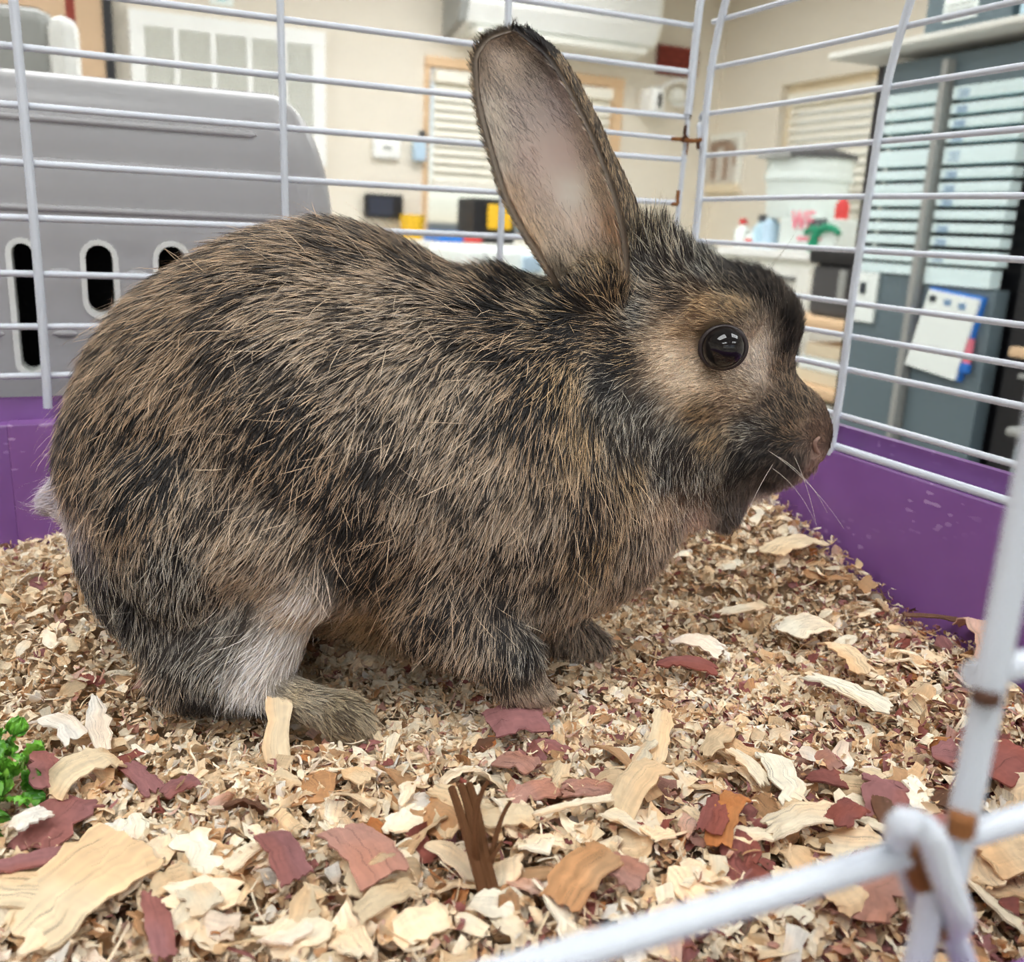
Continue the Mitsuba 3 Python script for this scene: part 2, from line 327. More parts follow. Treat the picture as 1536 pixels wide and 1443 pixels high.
# --- white machine standing behind the carrier, top left
a, b = atY(-70, 0, 1.9), atY(122, 95, 1.9)
t = thing('white_scanner', 'white rounded office machine behind the carrier at the left', 'office machine')
put('body', box(a[0] - .2, b[0] - .035, 1.92, 2.4, -.3, a[2] + .012, .03), 'mid_grey', t)
put('front_shell', box(b[0] - .05, b[0], 1.9, 2.4, -.3, a[2], .024), 'white_gloss', t)
t2 = thing('machine_stand', 'low grey stand under the white office machine', 'stand')
put('top', box(a[0] - .25, b[0] + .05, 1.88, 2.45, -.34, -.3), 'mid_grey', t2, smooth=False)
for sx in (a[0] - .2, b[0]):
    for sy in (1.92, 2.4):
        put('leg', box(sx - .02, sx + .02, sy - .02, sy + .02, FLOOR, -.34), 'mid_grey', t2, smooth=False)
q0, q1 = atY(97, 4, 2.0), atY(112, 8, 2.0)
put('red_box', box(q0[0], q1[0], 1.98, 2.06, a[2] + .0005, a[2] + .06, .005), 'brick_red', label='small dark red box on top of the white machine', category='box')

# --- framed art print on the right wall
a, b = atX(1058, 205, RW), atX(1112, 285, RW)
y1_, y0_, z1_, z0_ = a[1], b[1], a[2], b[2]
t = thing('art_print', 'pale framed drawing of a brown branching figure on the right wall', 'framed picture')
put('frame', cat([box(RW - .03, RW, y0_, y0_ + .03, z0_, z1_), box(RW - .03, RW, y1_ - .03, y1_, z0_, z1_), box(RW - .03, RW, y0_, y1_, z1_ - .03, z1_)]), 'white_matt', t, smooth=False)
put('lower_rail', box(RW - .04, RW, y0_, y1_, z0_ - .01, z0_ + .03), 'wood_light', t, smooth=False)
put('paper', box(RW - .015, RW, y0_, y1_, z0_, z1_), 'art_paper', t, smooth=False)
yc, zc, hh = (y0_ + y1_) / 2, (z0_ + z1_) / 2, (z1_ - z0_)
put('figure', cat([tube(spline([(RW - .018, yc - .13, zc - .02), (RW - .018, yc - .12, zc + .16 * hh), (RW - .018, yc, zc + .33 * hh), (RW - .018, yc + .12, zc + .16 * hh), (RW - .018, yc + .13, zc - .02)], 20), .016),
                   tube([(RW - .018, yc - .05, zc - .3 * hh), (RW - .018, yc - .05, zc + .1)], .014), tube([(RW - .018, yc + .05, zc - .3 * hh), (RW - .018, yc + .05, zc + .1)], .014)]), 'art_brown', t)

# --- white cabinet below the right window and its things (face looks along -x)
CX = RW - .62
CZ = float(atX(1130, 372, CX)[2])
fy1, fy0 = min(3.9, float(atX(1080, 430, CX)[1])), float(atX(1222, 430, CX)[1])
t = thing('white_cabinet', 'cream white drawer cabinet under the right window', 'cabinet')
put('body', box(CX, RW - .002, fy0, fy1, FLOOR, CZ - .03), 'white_matt', t, smooth=False)
put('worktop', box(CX - .03, RW - .002, fy0 - .02, fy1, CZ - .03, CZ), 'white_gloss', t, smooth=False)
for k in range(3):
    for j in range(2):
        ww = (fy1 - fy0) / 2
        d_ = put('drawer', box(CX - .018, CX, fy0 + ww * j + .012, fy0 + ww * (j + 1) - .012, CZ - .06 - .24 * (k + 1) + .012, CZ - .06 - .24 * k), 'white_matt', t, smooth=False)
        ym = fy0 + ww * (j + .5)
        put('handle', box(CX - .035, CX - .018, ym - .06, ym + .06, CZ - .06 - .24 * k - .05, CZ - .06 - .24 * k - .035, .004), 'metal_grey', d_)

XJ = RW - .38
c = atX(1212, 300, XJ); jl, jr = atX(1164, 300, XJ), atX(1258, 300, XJ)
jr_ = (jl[1] - jr[1]) / 2 * .9; jc = (jl[1] + jr[1]) / 2
jz1, jz0 = float(atX(1212, 240, XJ)[2]), float(atX(1212, 330, XJ)[2])
t = thing('white_bucket', 'large white plastic tub with a dark lid on the carton under the right window', 'tub')
hj = jz1 - jz0
put('body', lathe([(0, 0), (jr_ * .86, 0), (jr_ * .9, .02), (jr_ * .97, hj * .62), (jr_ * 1.02, hj * .64), (jr_ * 1.02, hj * .72), (jr_, hj * .74), (jr_, hj), (jr_ * .94, hj), (jr_ * .94, hj * .9), (0, hj * .88)], (XJ, jc, jz0), 36), 'tub_white', t)
put('lid', lathe([(0, 0), (jr_ * 1.07, 0), (jr_ * 1.07, .015), (jr_ * .4, .05), (0, .05)], (XJ, jc, jz1), 36), 'dark_grey', t)
put('lid_rim', cat([box(XJ - jr_ * 1.14, XJ - jr_ * 1.0, jc - jr_ * .5, jc + jr_ * .6, jz1 - .005, jz1 + .012, .004)]), 'mid_grey', t)
t = thing('printed_carton', 'white carton with pink lettering and a green leaf print under the tub', 'carton')
fx = XJ - .2
by1, by0 = float(atX(1168, 350, fx)[1]), float(atX(1256, 350, fx)[1])
put('body', box(XJ - .2, XJ + .27, by0, by1, CZ + .001, jz0, .006), 'tub_white', t)
fx = XJ - .2
def face_txt(s, h, y, z, m, bold=True):
    g = meshkit.text_mesh(s, h, .003, bold); v = g.vertices.copy()
    g.vertices = np.stack([fx - .001 - v[:, 2], y - v[:, 0], z + v[:, 1]], 1); g.fix_normals(); return put('lettering', g, m, t, smooth=False)
q = atX(1186, 342, fx); face_txt('WF', .062, q[1], q[2], 'pink_print')
q = atX(1208, 338, fx); put('print_bar', cat([box(fx - .003, fx - .0005, q[1] - .012 - .028 * k - .02, q[1] - .012 - .028 * k, q[2], q[2] + .026) for k in range(4)]), 'ink_dark', t, smooth=False)
q = atX(1196, 360, fx); put('print_bar', box(fx - .003, fx - .0005, q[1] - .13, q[1], q[2], q[2] + .012), 'pink_print', t, smooth=False)
q = atX(1228, 356, fx)
put('leaf_print', cat([tube(spline([q + [-.004, .02, -.08], q + [-.004, .02, -.02], q + [-.004, 0, .02], q + [-.004, -.06, .035], q + [-.004, -.11, .015]], 16), np.linspace(.024, .010, 16)), tube(spline([q + [-.004, 0, .02], q + [-.004, .04, .03], q + [-.004, .07, .012]], 10), .011)]), 'green_print', t)
q = atX(1250, 318, XJ - .2)
put('red_bottle', lathe([(0, 0), (.024, 0), (.024, .05), (.012, .07), (.012, .085), (0, .085)], (XJ - .16, float(q[1]), jz0)), 'red_plastic', label='small red bottle on the carton beside the white tub', category='bottle')
# bottles on the cabinet
XB = CX + .12
def bottle(lab, x_, top, r, body_m, cap_m, band=None):
    c = atX(x_, 372, XB); z1 = float(atX(x_, top, XB)[2]); h = z1 - CZ
    t = thing('bottle', lab, 'bottle')
    put('body', lathe([(0, 0), (r, 0), (r, h * .62), (r * .45, h * .74), (r * .45, h * .8), (0, h * .8)], (XB, c[1], CZ)), body_m, t)
    put('cap', lathe([(0, 0), (r * .55, 0), (r * .5, h * .2), (0, h * .2)], (XB, c[1], CZ + h * .8)), cap_m, t)
    if band: put('label_band', lathe([(r * 1.02, h * .15), (r * 1.02, h * .5)], (XB, c[1], CZ)), band, t)
bottle('white bottle with a red cap on the cabinet, nearest the corner', 1111, 328, .032, 'paper_white', 'red_plastic')
bottle('short white bottle with a red band on the cabinet', 1128, 345, .03, 'paper_white', 'white_gloss', 'red_plastic')
bottle('clear pale spray bottle on the cabinet left of the blue bottle', 1139, 322, .034, 'card_blue', 'dark_grey')
bottle('tall blue bottle on the cabinet left of the printed carton', 1153, 312, .036, 'blue_pale', 'brick_red')
a, b = atX(1085, 368, CX + .2), atX(1036, 368, CX + .2)
t = thing('keyboard', 'grey keyboard lying at the corner end of the cabinet', 'keyboard')
k0 = atY(1036, 352, 3.96); k1 = atY(1082, 352, 3.96)
put('case', box(k0[0], k1[0], 3.98, 4.14, CT, CT + .03, .006), 'mid_grey', t)
for r_ in range(3):
    for c_ in range(9):
        x_ = k0[0] + .015 + (k1[0] - k0[0] - .03) * c_ / 9
        put('keycap', box(x_, x_ + (k1[0] - k0[0] - .03) / 9 - .003, 3.995 + .045 * r_, 4.03 + .045 * r_, CT + .03, CT + .037), 'dark_grey', t, smooth=False)

# --- dark cabinet next to the white one
DX = 2.2
a, b = atX(1221, 372, DX), atX(1290, 470, DX)
dy1, dy0, dz1 = a[1], b[1] - .1, float(a[2])
dz0 = float(atX(1225, 474, DX)[2])
t = thing('dark_bin', 'dark grey plastic bin with a small white latch left of the tray rack', 'bin')
put('body', box(DX, DX + .35, dy0, dy1, dz0, dz1 - .05, .02), 'dark_grey', t)
put('lid', box(DX - .015, DX + .36, dy0 - .01, dy1 + .01, dz1 - .05, dz1, .015), 'black_plastic', t)
q = atX(1266, 430, DX)
put('latch', box(DX - .015, DX, q[1] - .015, q[1] + .015, q[2] - .05, q[2] + .05, .005), 'mid_grey', t)
q = atX(1228, 364, DX)
t = thing('wood_stool', 'wooden shelf table with a rounded top under the dark bin', 'table')
put('top', box(DX - .05, DX + .45, dy0 - .05, dy1 + .1, dz0 - .04, dz0, .012), 'wood_orange', t)
put('shelf', box(DX - .05, DX + .45, dy0 - .05, dy1 + .1, dz0 - .26, dz0 - .22, .012), 'wood_orange', t)
for sy in (dy0, dy1 + .05):
    for sx in (DX, DX + .4):
        put('leg', box(sx - .02, sx + .02, sy - .02, sy + .02, FLOOR, dz0 - .04), 'slate_dark', t, smooth=False)
for k in range(3):
    put('paper_ream', box(DX - .02, DX + .3, dy0 + .03 + .02 * k, dy1 - .02 * k, dz0 - .219 + .045 * k, dz0 - .176 + .045 * k, .004), ('wood_light', 'paper_white', 'wood_light')[k],
        label=('tan paper stack on the wooden shelf, lowest of three', 'white paper stack on the wooden shelf, middle of three', 'tan paper stack on the wooden shelf, topmost of three')[k], category='paper stack')
put('white_pail', lathe([(0, 0), (.12, 0), (.15, .26), (.165, .26), (.165, .28), (.14, .28), (.115, .02), (0, .02)], (DX + .15, (dy0 + dy1) / 2, dz0 - .56)), 'paper_white', label='white pail on the low step below the paper stacks', category='pail')
put('low_step', box(DX - .05, DX + .4, dy0 + .03, dy1 + .02, FLOOR, dz0 - .56, .01), 'slate_dark', label='dark low step under the white pail', category='step')

# --- the slate tray rack (face looks along -x)
RX = 1.3
rt_ = lambda x, y: atX(x, y, RX)
p_tl, p_tr, p_br = rt_(1312, 90), rt_(1528, 85), rt_(1490, 700)
yL, yR = float(rt_(1306, 260)[1]), float(rt_(1526, 260)[1])      # left edge is the far one
zT = float(rt_(1420, 82)[2]); zS = float(rt_(1420, 131)[2]); zB = float(rt_(1400, 400)[2])
yM = float(rt_(1414, 200)[1])
t = thing('tray_rack', 'tall slate blue rack with two columns of pale labelled tray slots', 'tray rack')
put('carcass', cat([box(RX + .045, RX + .3, yR - .01, yL + .01, FLOOR, zT), box(RX, RX + .03, yL - .0, yL + .015, FLOOR, zT)]), 'black_plastic', t, smooth=False)
put('header_panel', box(RX - .0, RX + .03, yR, yL, zS, zT), 'slate', t, smooth=False)
put('stile', box(RX - .018, RX + .01, yM - .006, yM + .006, FLOOR, zT - .01), 'mid_grey', t, smooth=False)
heights = [1.15, .95, .92, .98, 1.45, .95, .98, .9, .9, .9, .95, 1.25]
tot = sum(heights); z = zS
for k, h in enumerate(heights):
    hh = (zS - zB) * h / tot
    for j, (ya, yb) in enumerate(((yM + .012, yL - .012), (yR + .004, yM - .012))):
        gap = .0052
        tr = put('tray_front', box(RX - .006, RX + .02, ya, yb, z - hh + gap, z - gap * .3, .002), 'paper_blue', t)
        if j == 1 and k != 8:
            for q in range(3):
                zz = z - hh * (.3 + .17 * q)
                put('print_line', box(RX - .0068, RX - .006, yb - .035, yb - .012 - .004 * (q % 2), zz - .0015, zz + .0006), 'ink_blue', tr, smooth=False)
    z -= hh
zb2 = float(rt_(1400, 412)[2])
put('label_strip', box(RX - .005, RX + .02, yM + .012, yL - .012, zB - .016, zB), 'paper_blue', t, smooth=False)
put('label_strip', box(RX - .005, RX + .02, yR + .012, yM - .012, zB - .028, zB), 'paper_blue', t, smooth=False)
put('lower_door', box(RX, RX + .03, yM + .01, yL, FLOOR + .05, zB - .018), 'slate', t, smooth=False)
put('lower_door', box(RX, RX + .03, yR, yM - .01, FLOOR + .05, zB - .03), 'slate', t, smooth=False)
q0, q1 = rt_(1281, 398), rt_(1312, 485)
t = thing('switch_plate', 'tall white paper tag with a dark mark on the rack door, under the left trays', 'tag')
put('plate', box(RX - .008, RX, q1[1], min(q0[1], yL), q1[2], zB - .018, .002), 'paper_white', t)
q = rt_(1300, 432); put('mark', box(RX - .011, RX - .008, q[1] - .006, q[1] + .006, q[2] - .01, q[2] + .01), 'ink_dark', t, smooth=False)
# clipboard with a clear blue folder: hangs tilted
q = [rt_(1400, 434), rt_(1478, 450), rt_(1440, 570), rt_(1366, 546)]
def quad_slab(pts, x0, x1):
    P = np.array(pts)[:, 1:]
    m = trimesh.creation.extrude_polygon(Polygon(P), x1 - x0, engine='earcut'); v = m.vertices.copy()
    m.vertices = np.stack([x0 + v[:, 2], v[:, 0], v[:, 1]], 1); m.fix_normals(); return m
t = thing('clipboard', 'white papers in a blue backed folder hung tilted on the rack door', 'clipboard')
off = lambda p, dy, dz: np.array([p[0], p[1] + dy, p[2] + dz])
put('board', quad_slab([off(q[0], .0, .004), off(q[1], -.004, .004), off(q[2], -.005, -.002), off(q[3], .0, -.0)], RX - .008, RX - .0), 'blue_plastic', t, smooth=False)
put('paper', quad_slab([off(q[0], -.004, 0), off(q[1], 0, 0), q[2], q[3]], RX - .014, RX - .008), 'paper_white', t, smooth=False)
for k in range(3):
    c = rt_(1408 + 22 * k, 447 + 6 * k)
    put('print_mark', box(RX - .0148, RX - .014, c[1] - .008, c[1] + .006, c[2] - .006, c[2] + .004), 'ink_blue' if k else 'ink_dark', t, smooth=False)
q = rt_(1452, 552); put('tab', box(RX - .012, RX - .004, q[1] - .01, q[1] + .008, q[2] - .008, q[2] + .008, .002), 'blue_plastic', t)
q = rt_(1456, 536); put('pink_slip', box(RX - .010, RX - .004, q[1] - .006, q[1] + .006, q[2] - .022, q[2] + .03), 'pink_print', t, smooth=False)
# shelf above the rack, framed board, notice
t = thing('rack_shelf', 'pale shelf board running above the tray rack', 'shelf')
s0, s1 = rt_(1276, 80), rt_(1545, 60)
zs = float(rt_(1420, 68)[2])
put('board', box(RX - .05, RX + .32, yR - .3, float(atX(1276, 75, RX)[1]), zs + .001, zs + .012, .003), 'white_matt', t)
put('bracket', box(RX + .1, RX + .14, yL - .02, yL + .0, zT, zs - .012), 'slate_dark', t, smooth=False)
put('bracket', box(RX + .1, RX + .14, yR, yR + .02, zT, zs - .012), 'slate_dark', t, smooth=False)
f0, f1 = rt_(1378, 0), rt_(1498, 50)
t = thing('grey_binder_box', 'slate grey file box with a white card, standing on the shelf', 'file box')
put('body', box(RX + .02, RX + .28, f1[1], f0[1], zs + .012, zs + .30, .004), 'slate', t)
q0, q1 = rt_(1407, -6), rt_(1452, 22)
cd = put('card', box(RX + .017, RX + .02, q1[1], q0[1], q1[2], q0[2], .0), 'paper_white', t, smooth=False)
for k in range(3):
    put('print_line', box(RX + .0164, RX + .017, q1[1] + .006, q0[1] - .006, q1[2] + .006 + .008 * k, q1[2] + .0085 + .008 * k), 'mid_grey', cd, smooth=False)
t = thing('blue_document_box', 'pale blue document box beside the grey file box on the shelf', 'document box')
put('body', box(RX + .02, RX + .28, f1[1] - .16, f1[1] - .012, zs + .012, zs + .28, .004), 'card_blue', t)
put('front_label', box(RX + .018, RX + .02, f1[1] - .12, f1[1] - .05, zs + .1, zs + .2, .0), 'paper_white', t, smooth=False)
# black cabinet at far right with wooden pull and a grey box
t = thing('black_cabinet', 'black cabinet right of the tray rack with a wooden pull', 'cabinet')
put('body', box(RX + .02, RX + .4, yR - .42, yR - .02, FLOOR, float(rt_(1520, 255)[2]), .004), 'black_plastic', t)
q = rt_(1530, 530)
put('pull', box(RX - .0, RX + .02, q[1] - .04, q[1] + .022, q[2] - .008, q[2] + .008, .004), 'wood_orange', t)
q = rt_(1536, 566)
put('lower_pull', box(RX - .0, RX + .02, q[1] - .04, q[1] + .012, q[2] - .004, q[2] + .004, .002), 'mid_grey', t)
q = rt_(1525, 640)
t = thing('grey_step_bin', 'grey plastic bin at the right edge below the black cabinet pull', 'bin')
put('body', box(RX - .2, RX - .02, yR - .36, float(atX(1508, 690, RX - .2)[1]), FLOOR, float(atX(1520, 655, RX - .2)[2]), .02), 'slate', t)
put('lid', box(RX - .21, RX - .01, yR - .37, float(atX(1505, 690, RX - .2)[1]), float(atX(1520, 655, RX - .2)[2]), float(atX(1520, 640, RX - .2)[2]), .01), 'mid_grey', t)

# --- table under the cage
t = thing('work_table', 'plain white work table under the cage', 'table')
TZ = -.262
put('top', box(-.75, .62, -.05, 1.25, TZ - .03, TZ, .005), 'white_matt', t)
for sx in (-.7, .57):
    for sy in (.0, 1.2):
        put('leg', box(sx - .025, sx + .025, sy - .025, sy + .025, FLOOR, TZ - .03), 'metal_grey', t, smooth=False)

# --- grey pet carrier behind the cage
def grey_fn(p, n, uv):
    return mix((.36, .36, .37), (.40, .40, .405), noise(p.x * 60, p.y * 60, p.z * 60))
mat('carrier_grey', (160, 160, 163), 0.32, 0.5)
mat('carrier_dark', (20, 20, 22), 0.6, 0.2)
mat('carrier_light', (214, 216, 214), 0.4, 0.5)
PY = .66
t = thing('pet_carrier', 'grey plastic pet carrier with ribbed side and vent slots behind the cage', 'pet carrier')
ctop = lambda x, y: atY(x, y, PY)
xr = float(ctop(511, 300)[0]); zt = float(ctop(250, 118)[2]); xl = xr - .52; zb = TZ + .0005
prof = []
rc = .075
rx_, rz_ = .044, .092
pts2 = [(xl, zb), (xr + .004, zb), (xr, zt - rz_)] + [(xr - rx_ + rx_ * math.cos(a), zt - rz_ + rz_ * math.sin(a)) for a in np.linspace(.1, math.pi / 2 - .1, 11)] + [(xr - rx_, zt)] + \
       [(xl + rx_, zt)] + [(xl + rx_ + rx_ * math.cos(a), zt - rz_ + rz_ * math.sin(a)) for a in np.linspace(math.pi / 2 + .1, math.pi - .1, 7)] + [(xl, zt - rz_)]
outer = Polygon(pts2)
slots = []
SL = [((7, 357), (54, 357), 565), ((119, 360), (174, 360), 478), ((229, 362), (284, 362), 474), ((-116, 355), (-66, 355), 560)]
for (a_, b_, yb_) in SL:
    A, B = ctop(*a_), ctop(*b_); zb_ = float(ctop((a_[0] + b_[0]) / 2, yb_)[2]); r_ = (B[0] - A[0]) / 2
    slots.append(Polygon([(A[0], zb_ + r_), (A[0], A[2] - r_)] + [((A[0] + B[0]) / 2 + r_ * math.cos(q), A[2] - r_ + r_ * math.sin(q)) for q in np.linspace(math.pi, 0, 9)] + [((A[0] + B[0]) / 2 + r_ * math.cos(q), zb_ + r_ + r_ * math.sin(q)) for q in np.linspace(0, -math.pi, 9)]))
import shapely
wallp = outer.difference(shapely.union_all(slots))
def prism_y(poly, y0, y1):
    ms = []
    for g in getattr(poly, 'geoms', [poly]):
        m = trimesh.creation.extrude_polygon(g, y1 - y0, engine='earcut'); v = m.vertices.copy()
        m.vertices = np.stack([v[:, 0], y0 + v[:, 2], v[:, 1]], 1); m.fix_normals(); ms.append(m)
    return cat(ms)
inner = outer.buffer(-.004)
pc = np.array(pts2); seg = np.roll(pc, -1, 0) - pc; en_ = np.stack([seg[:, 1], -seg[:, 0]], 1); en_ /= np.linalg.norm(en_, axis=1, keepdims=True) + 1e-9
vn_ = en_ + np.roll(en_, 1, 0); vn_ /= (np.linalg.norm(vn_, axis=1, keepdims=True) ** 2 / 2 + 1e-9) ** .5 * np.sqrt(2) + 1e-9
BR = .026
prof_ = [(BR * (1 - math.sin(a)), BR * (1 - math.cos(a))) for a in np.linspace(0, math.pi / 2, 7)] + [(0, .335)]
ringsc = [np.stack([pc[:, 0] - vn_[:, 0] * ins, np.full(len(pc), PY + dy), pc[:, 1] - vn_[:, 1] * ins], 1) for ins, dy in prof_]
n2 = len(pc); fcs = []
for a_ in range(len(ringsc) - 1):
    for b_ in range(n2):
        c_ = (b_ + 1) % n2; fcs += [(a_ * n2 + b_, a_ * n2 + c_, (a_ + 1) * n2 + c_), (a_ * n2 + b_, (a_ + 1) * n2 + c_, (a_ + 1) * n2 + b_)]
put('shell', trimesh.Trimesh(np.vstack(ringsc), fcs, process=False), 'carrier_grey', t, smooth=50)
flat_ = Polygon(np.stack([pc[:, 0] - vn_[:, 0] * BR, pc[:, 1] - vn_[:, 1] * BR], 1)).buffer(0).difference(shapely.union_all(slots))
put('side_wall', prism_y(flat_, PY, PY + .004), 'carrier_grey', t, smooth=25)
put('back_wall', prism_y(outer, PY + .335, PY + .34), 'carrier_grey', t, smooth=25)
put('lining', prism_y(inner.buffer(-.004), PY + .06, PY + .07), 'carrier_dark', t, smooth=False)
for k, s_ in enumerate(slots):
    put('slot_liner', prism_y(s_.buffer(.0006).difference(s_.buffer(-.0026)), PY - .001, PY + .024), 'carrier_light', t, smooth=25)
# moulded ribs: long shallow swells along the side
for yl_ in (188, 250, 318, 410, 500):
    z_ = float(ctop(200, yl_)[2]); x0_, x1_ = xl + .03, xr - .034 - .02 * (yl_ < 200)
    segs = []
    cuts = sorted([(s_.bounds[0] - .004, s_.bounds[2] + .004) for s_ in slots if s_.bounds[1] - .012 < z_ < s_.bounds[3] + .012])
    xs = x0_
    for c0_, c1_ in cuts + [(x1_, x1_)]:
        c0_ = min(c0_, x1_)
        if c0_ - xs > .01:
            put('rib', tube([(xs + .001, PY, z_), (xs + .004, PY - .0, z_), (c0_ - .004, PY - .0, z_), (c0_ - .001, PY, z_)], np.array([.0006, .0022, .0022, .0006]), 10), 'carrier_grey', t, smooth=40)
        xs = max(xs, c1_)

# ------------------------------------------------------------------ cage: purple tray and white wire top
def purple_fn(p, n, uv):
    s = smoothstep(.72, .8, noise(p.x * 190 + p.y * 60, p.y * 190 - p.x * 40, p.z * 420)) * smoothstep(.5, .75, noise(p.x * 24, p.y * 24, p.z * 24))
    b = fbm(p.x * 35, p.y * 35, p.z * 35)
    return mix(mix(lc((113, 72, 133)), lc((127, 85, 149)), b), lc((186, 160, 200)), s * .5)
mat('tray_purple', None, 0.32, 0.5, tex=mikit.proc(purple_fn))
mat('wire_white', (190, 196, 207), 0.3, 0.5, coat=.3)
mat('wire_rust', (122, 78, 44), 0.8, 0.2)
mat('wire_rust_dark', (66, 42, 30), 0.85, 0.2)
TX0, TX1, TY0, TY1 = -.36, .384, .086, .565
def ring(d, z, n=7, R=.022):
    out = []
    for cx, cy, a0 in ((TX1, TY1, 0), (TX0, TY1, 90), (TX0, TY0, 180), (TX1, TY0, 270)):
        sx, sy = (1 if cx == TX1 else -1), (1 if cy == TY1 else -1)
        for a in np.radians(np.linspace(a0, a0 + 90, n)):
            out.append((cx - sx * R + (R + d) * math.cos(a), cy - sy * R + (R + d) * math.sin(a), z))
    return out
prof = [(-.017, -.2585), (-.0145, -.2575), (0, -.118), (.0012, -.1165), (.0125, -.1165), (.0138, -.1045), (.0150, -.1035), (.0165, -.1040), (.0168, -.1060), (.0150, -.2600)]
rings = [ring(d, z) for d, z in prof]
n_ = len(rings[0]); v = np.array(sum(rings, [])); f = []
for i in range(len(rings) - 1):
    for j in range(n_):
        a, b, c, d = i * n_ + j, i * n_ + (j + 1) % n_, (i + 1) * n_ + (j + 1) % n_, (i + 1) * n_ + j
        f += [(a, d, c), (a, c, b)]
m0 = len(v); v = np.vstack([v, [((TX0 + TX1) / 2, (TY0 + TY1) / 2, -.2585), ((TX0 + TX1) / 2, (TY0 + TY1) / 2, -.26)]])
for j in range(n_):
    f += [(m0, j, (j + 1) % n_), (m0 + 1, (len(rings) - 1) * n_ + (j + 1) % n_, (len(rings) - 1) * n_ + j)]
TRAY = thing('cage_tray', 'deep purple plastic cage tray holding the wood shavings', 'tray')
put('basin', trimesh.Trimesh(v, f, process=False), 'tray_purple', TRAY, smooth=40)
q = atY(9, 622, .558)
for x_ in (q[0], q[0] - .30):
    put('latch_tab', box(x_, x_ + .27, .553, .5665, -.205, -.1135, .0015), 'tray_purple', TRAY, smooth=30)

CAGE = thing('wire_cage', 'white coated wire cage top with rusty corner latch', 'cage')
BY, RXC, FY = .571, .388, .083
def wire(pts, r, name, panel, m='wire_white', n=10):
    return put(name, tube(spline(pts, n) if len(pts) > 2 else np.linspace(pts[0], pts[1], 5), r, 9), m, CAGE + '__' + panel, smooth=60)
wr = np.random.default_rng(5)
for k, z in enumerate([.242, .214, .187, .160, .132, .104, .0757, .0484, .0205, -.0068, -.0358, -.0639, -.0905]):
    x1 = .3775 if z > .04 else .374
    js = wr.normal(0, .0006, 4)
    wire([(-.36, BY, z + js[0]), (-.1, BY, z + js[1]), (.15, BY, z + js[2]), (x1, BY, z + js[3])], .00185, 'horizontal_wire', 'back_panel')
wire([atY(20, 0, BY - .0035) + [-.003, 0, .1], atY(20, 0, BY - .0035), atY(35, 160, BY - .0035), atY(46, 280, BY - .0035), atY(60, 440, BY - .0035), atY(72, 612, BY - .0035)], .0024, 'vertical_wire', 'back_panel', n=20)
for x in (-.15, -.28):
    wire([(x, BY - .003, .245), (x, BY - .003, -.112)], .0021, 'vertical_wire', 'back_panel')
wire([atY(420, 0, BY - .003) + [0, 0, .1], atY(420, 0, BY - .003), atY(425, 200, BY - .003), atY(428, 320, BY - .003), atY(430, 320, BY - .003) + [0, 0, -.12]], .0021, 'vertical_wire', 'back_panel')
wire([atY(763, 0, BY - .003) + [0, 0, .1], atY(763, 0, BY - .003), atY(757, 200, BY - .003), atY(749, 400, BY - .003), atY(747, 400, BY - .003) + [0, 0, -.10]], .0021, 'vertical_wire', 'back_panel')
cp = lambda x, y: atY(x, y, BY - .002)
wire([cp(1053, 0) + [.002, 0, .1], cp(1051, 0), cp(1046, 38), cp(1039, 106), cp(1032, 172)], .0027, 'corner_post', 'back_panel', n=16)
wire([cp(1032, 172), cp(1029, 210), cp(1025, 245), cp(1019, 300), cp(1013, 362), cp(1010, 362) + [0, 0, -.11]], .0017, 'corner_post', 'back_panel', n=16)
wire([atY(820, 189, BY), atY(920, 199, BY), atY(1012, 208, BY)], .0016, 'door_wire', 'back_panel')
# rusty latch between the two panels
wire([cp(1033, 174), cp(1033, 178), cp(1030, 188), cp(1030, 207)], 0.0014, 'rust_patch', 'back_panel', 'wire_rust_dark', n=6)
wire([cp(1034, 172) , cp(1031, 180)], .0017, 'rust_patch', 'back_panel', 'wire_rust_dark')
wire([atY(1008, 208, BY - .004), atY(1020, 209, BY - .004), atY(1027, 209, BY - .004)], .0013, 'rust_patch', 'back_panel', 'wire_rust')
wire([atY(1022, 209, BY - .005), atY(1034, 211, BY - .009), atY(1046, 211, BY - .012), atY(1053, 209, BY - .014)], .0014, 'latch_hook', 'back_panel', 'wire_rust')
wire([atY(1025, 213, BY - .006), atY(1027, 205, BY - .007), atY(1031, 209, BY - .006)], .0014, 'latch_hook', 'back_panel', 'wire_rust_dark')
wire([atY(1047, 224, BY - .012), atY(1047, 207, BY - .012)], .0012, 'latch_hook', 'back_panel', 'wire_rust_dark')
wire([cp(1018, 286), cp(1017, 300), cp(1018, 310)], .0015, 'rust_patch', 'back_panel', 'wire_rust')
wire([cp(1008, 306), cp(1014, 306), cp(1018, 304)], .0013, 'rust_patch', 'back_panel', 'wire_rust')
wire([cp(1030, 212), cp(1027, 232)], .0018, 'rust_patch', 'back_panel', 'wire_rust')

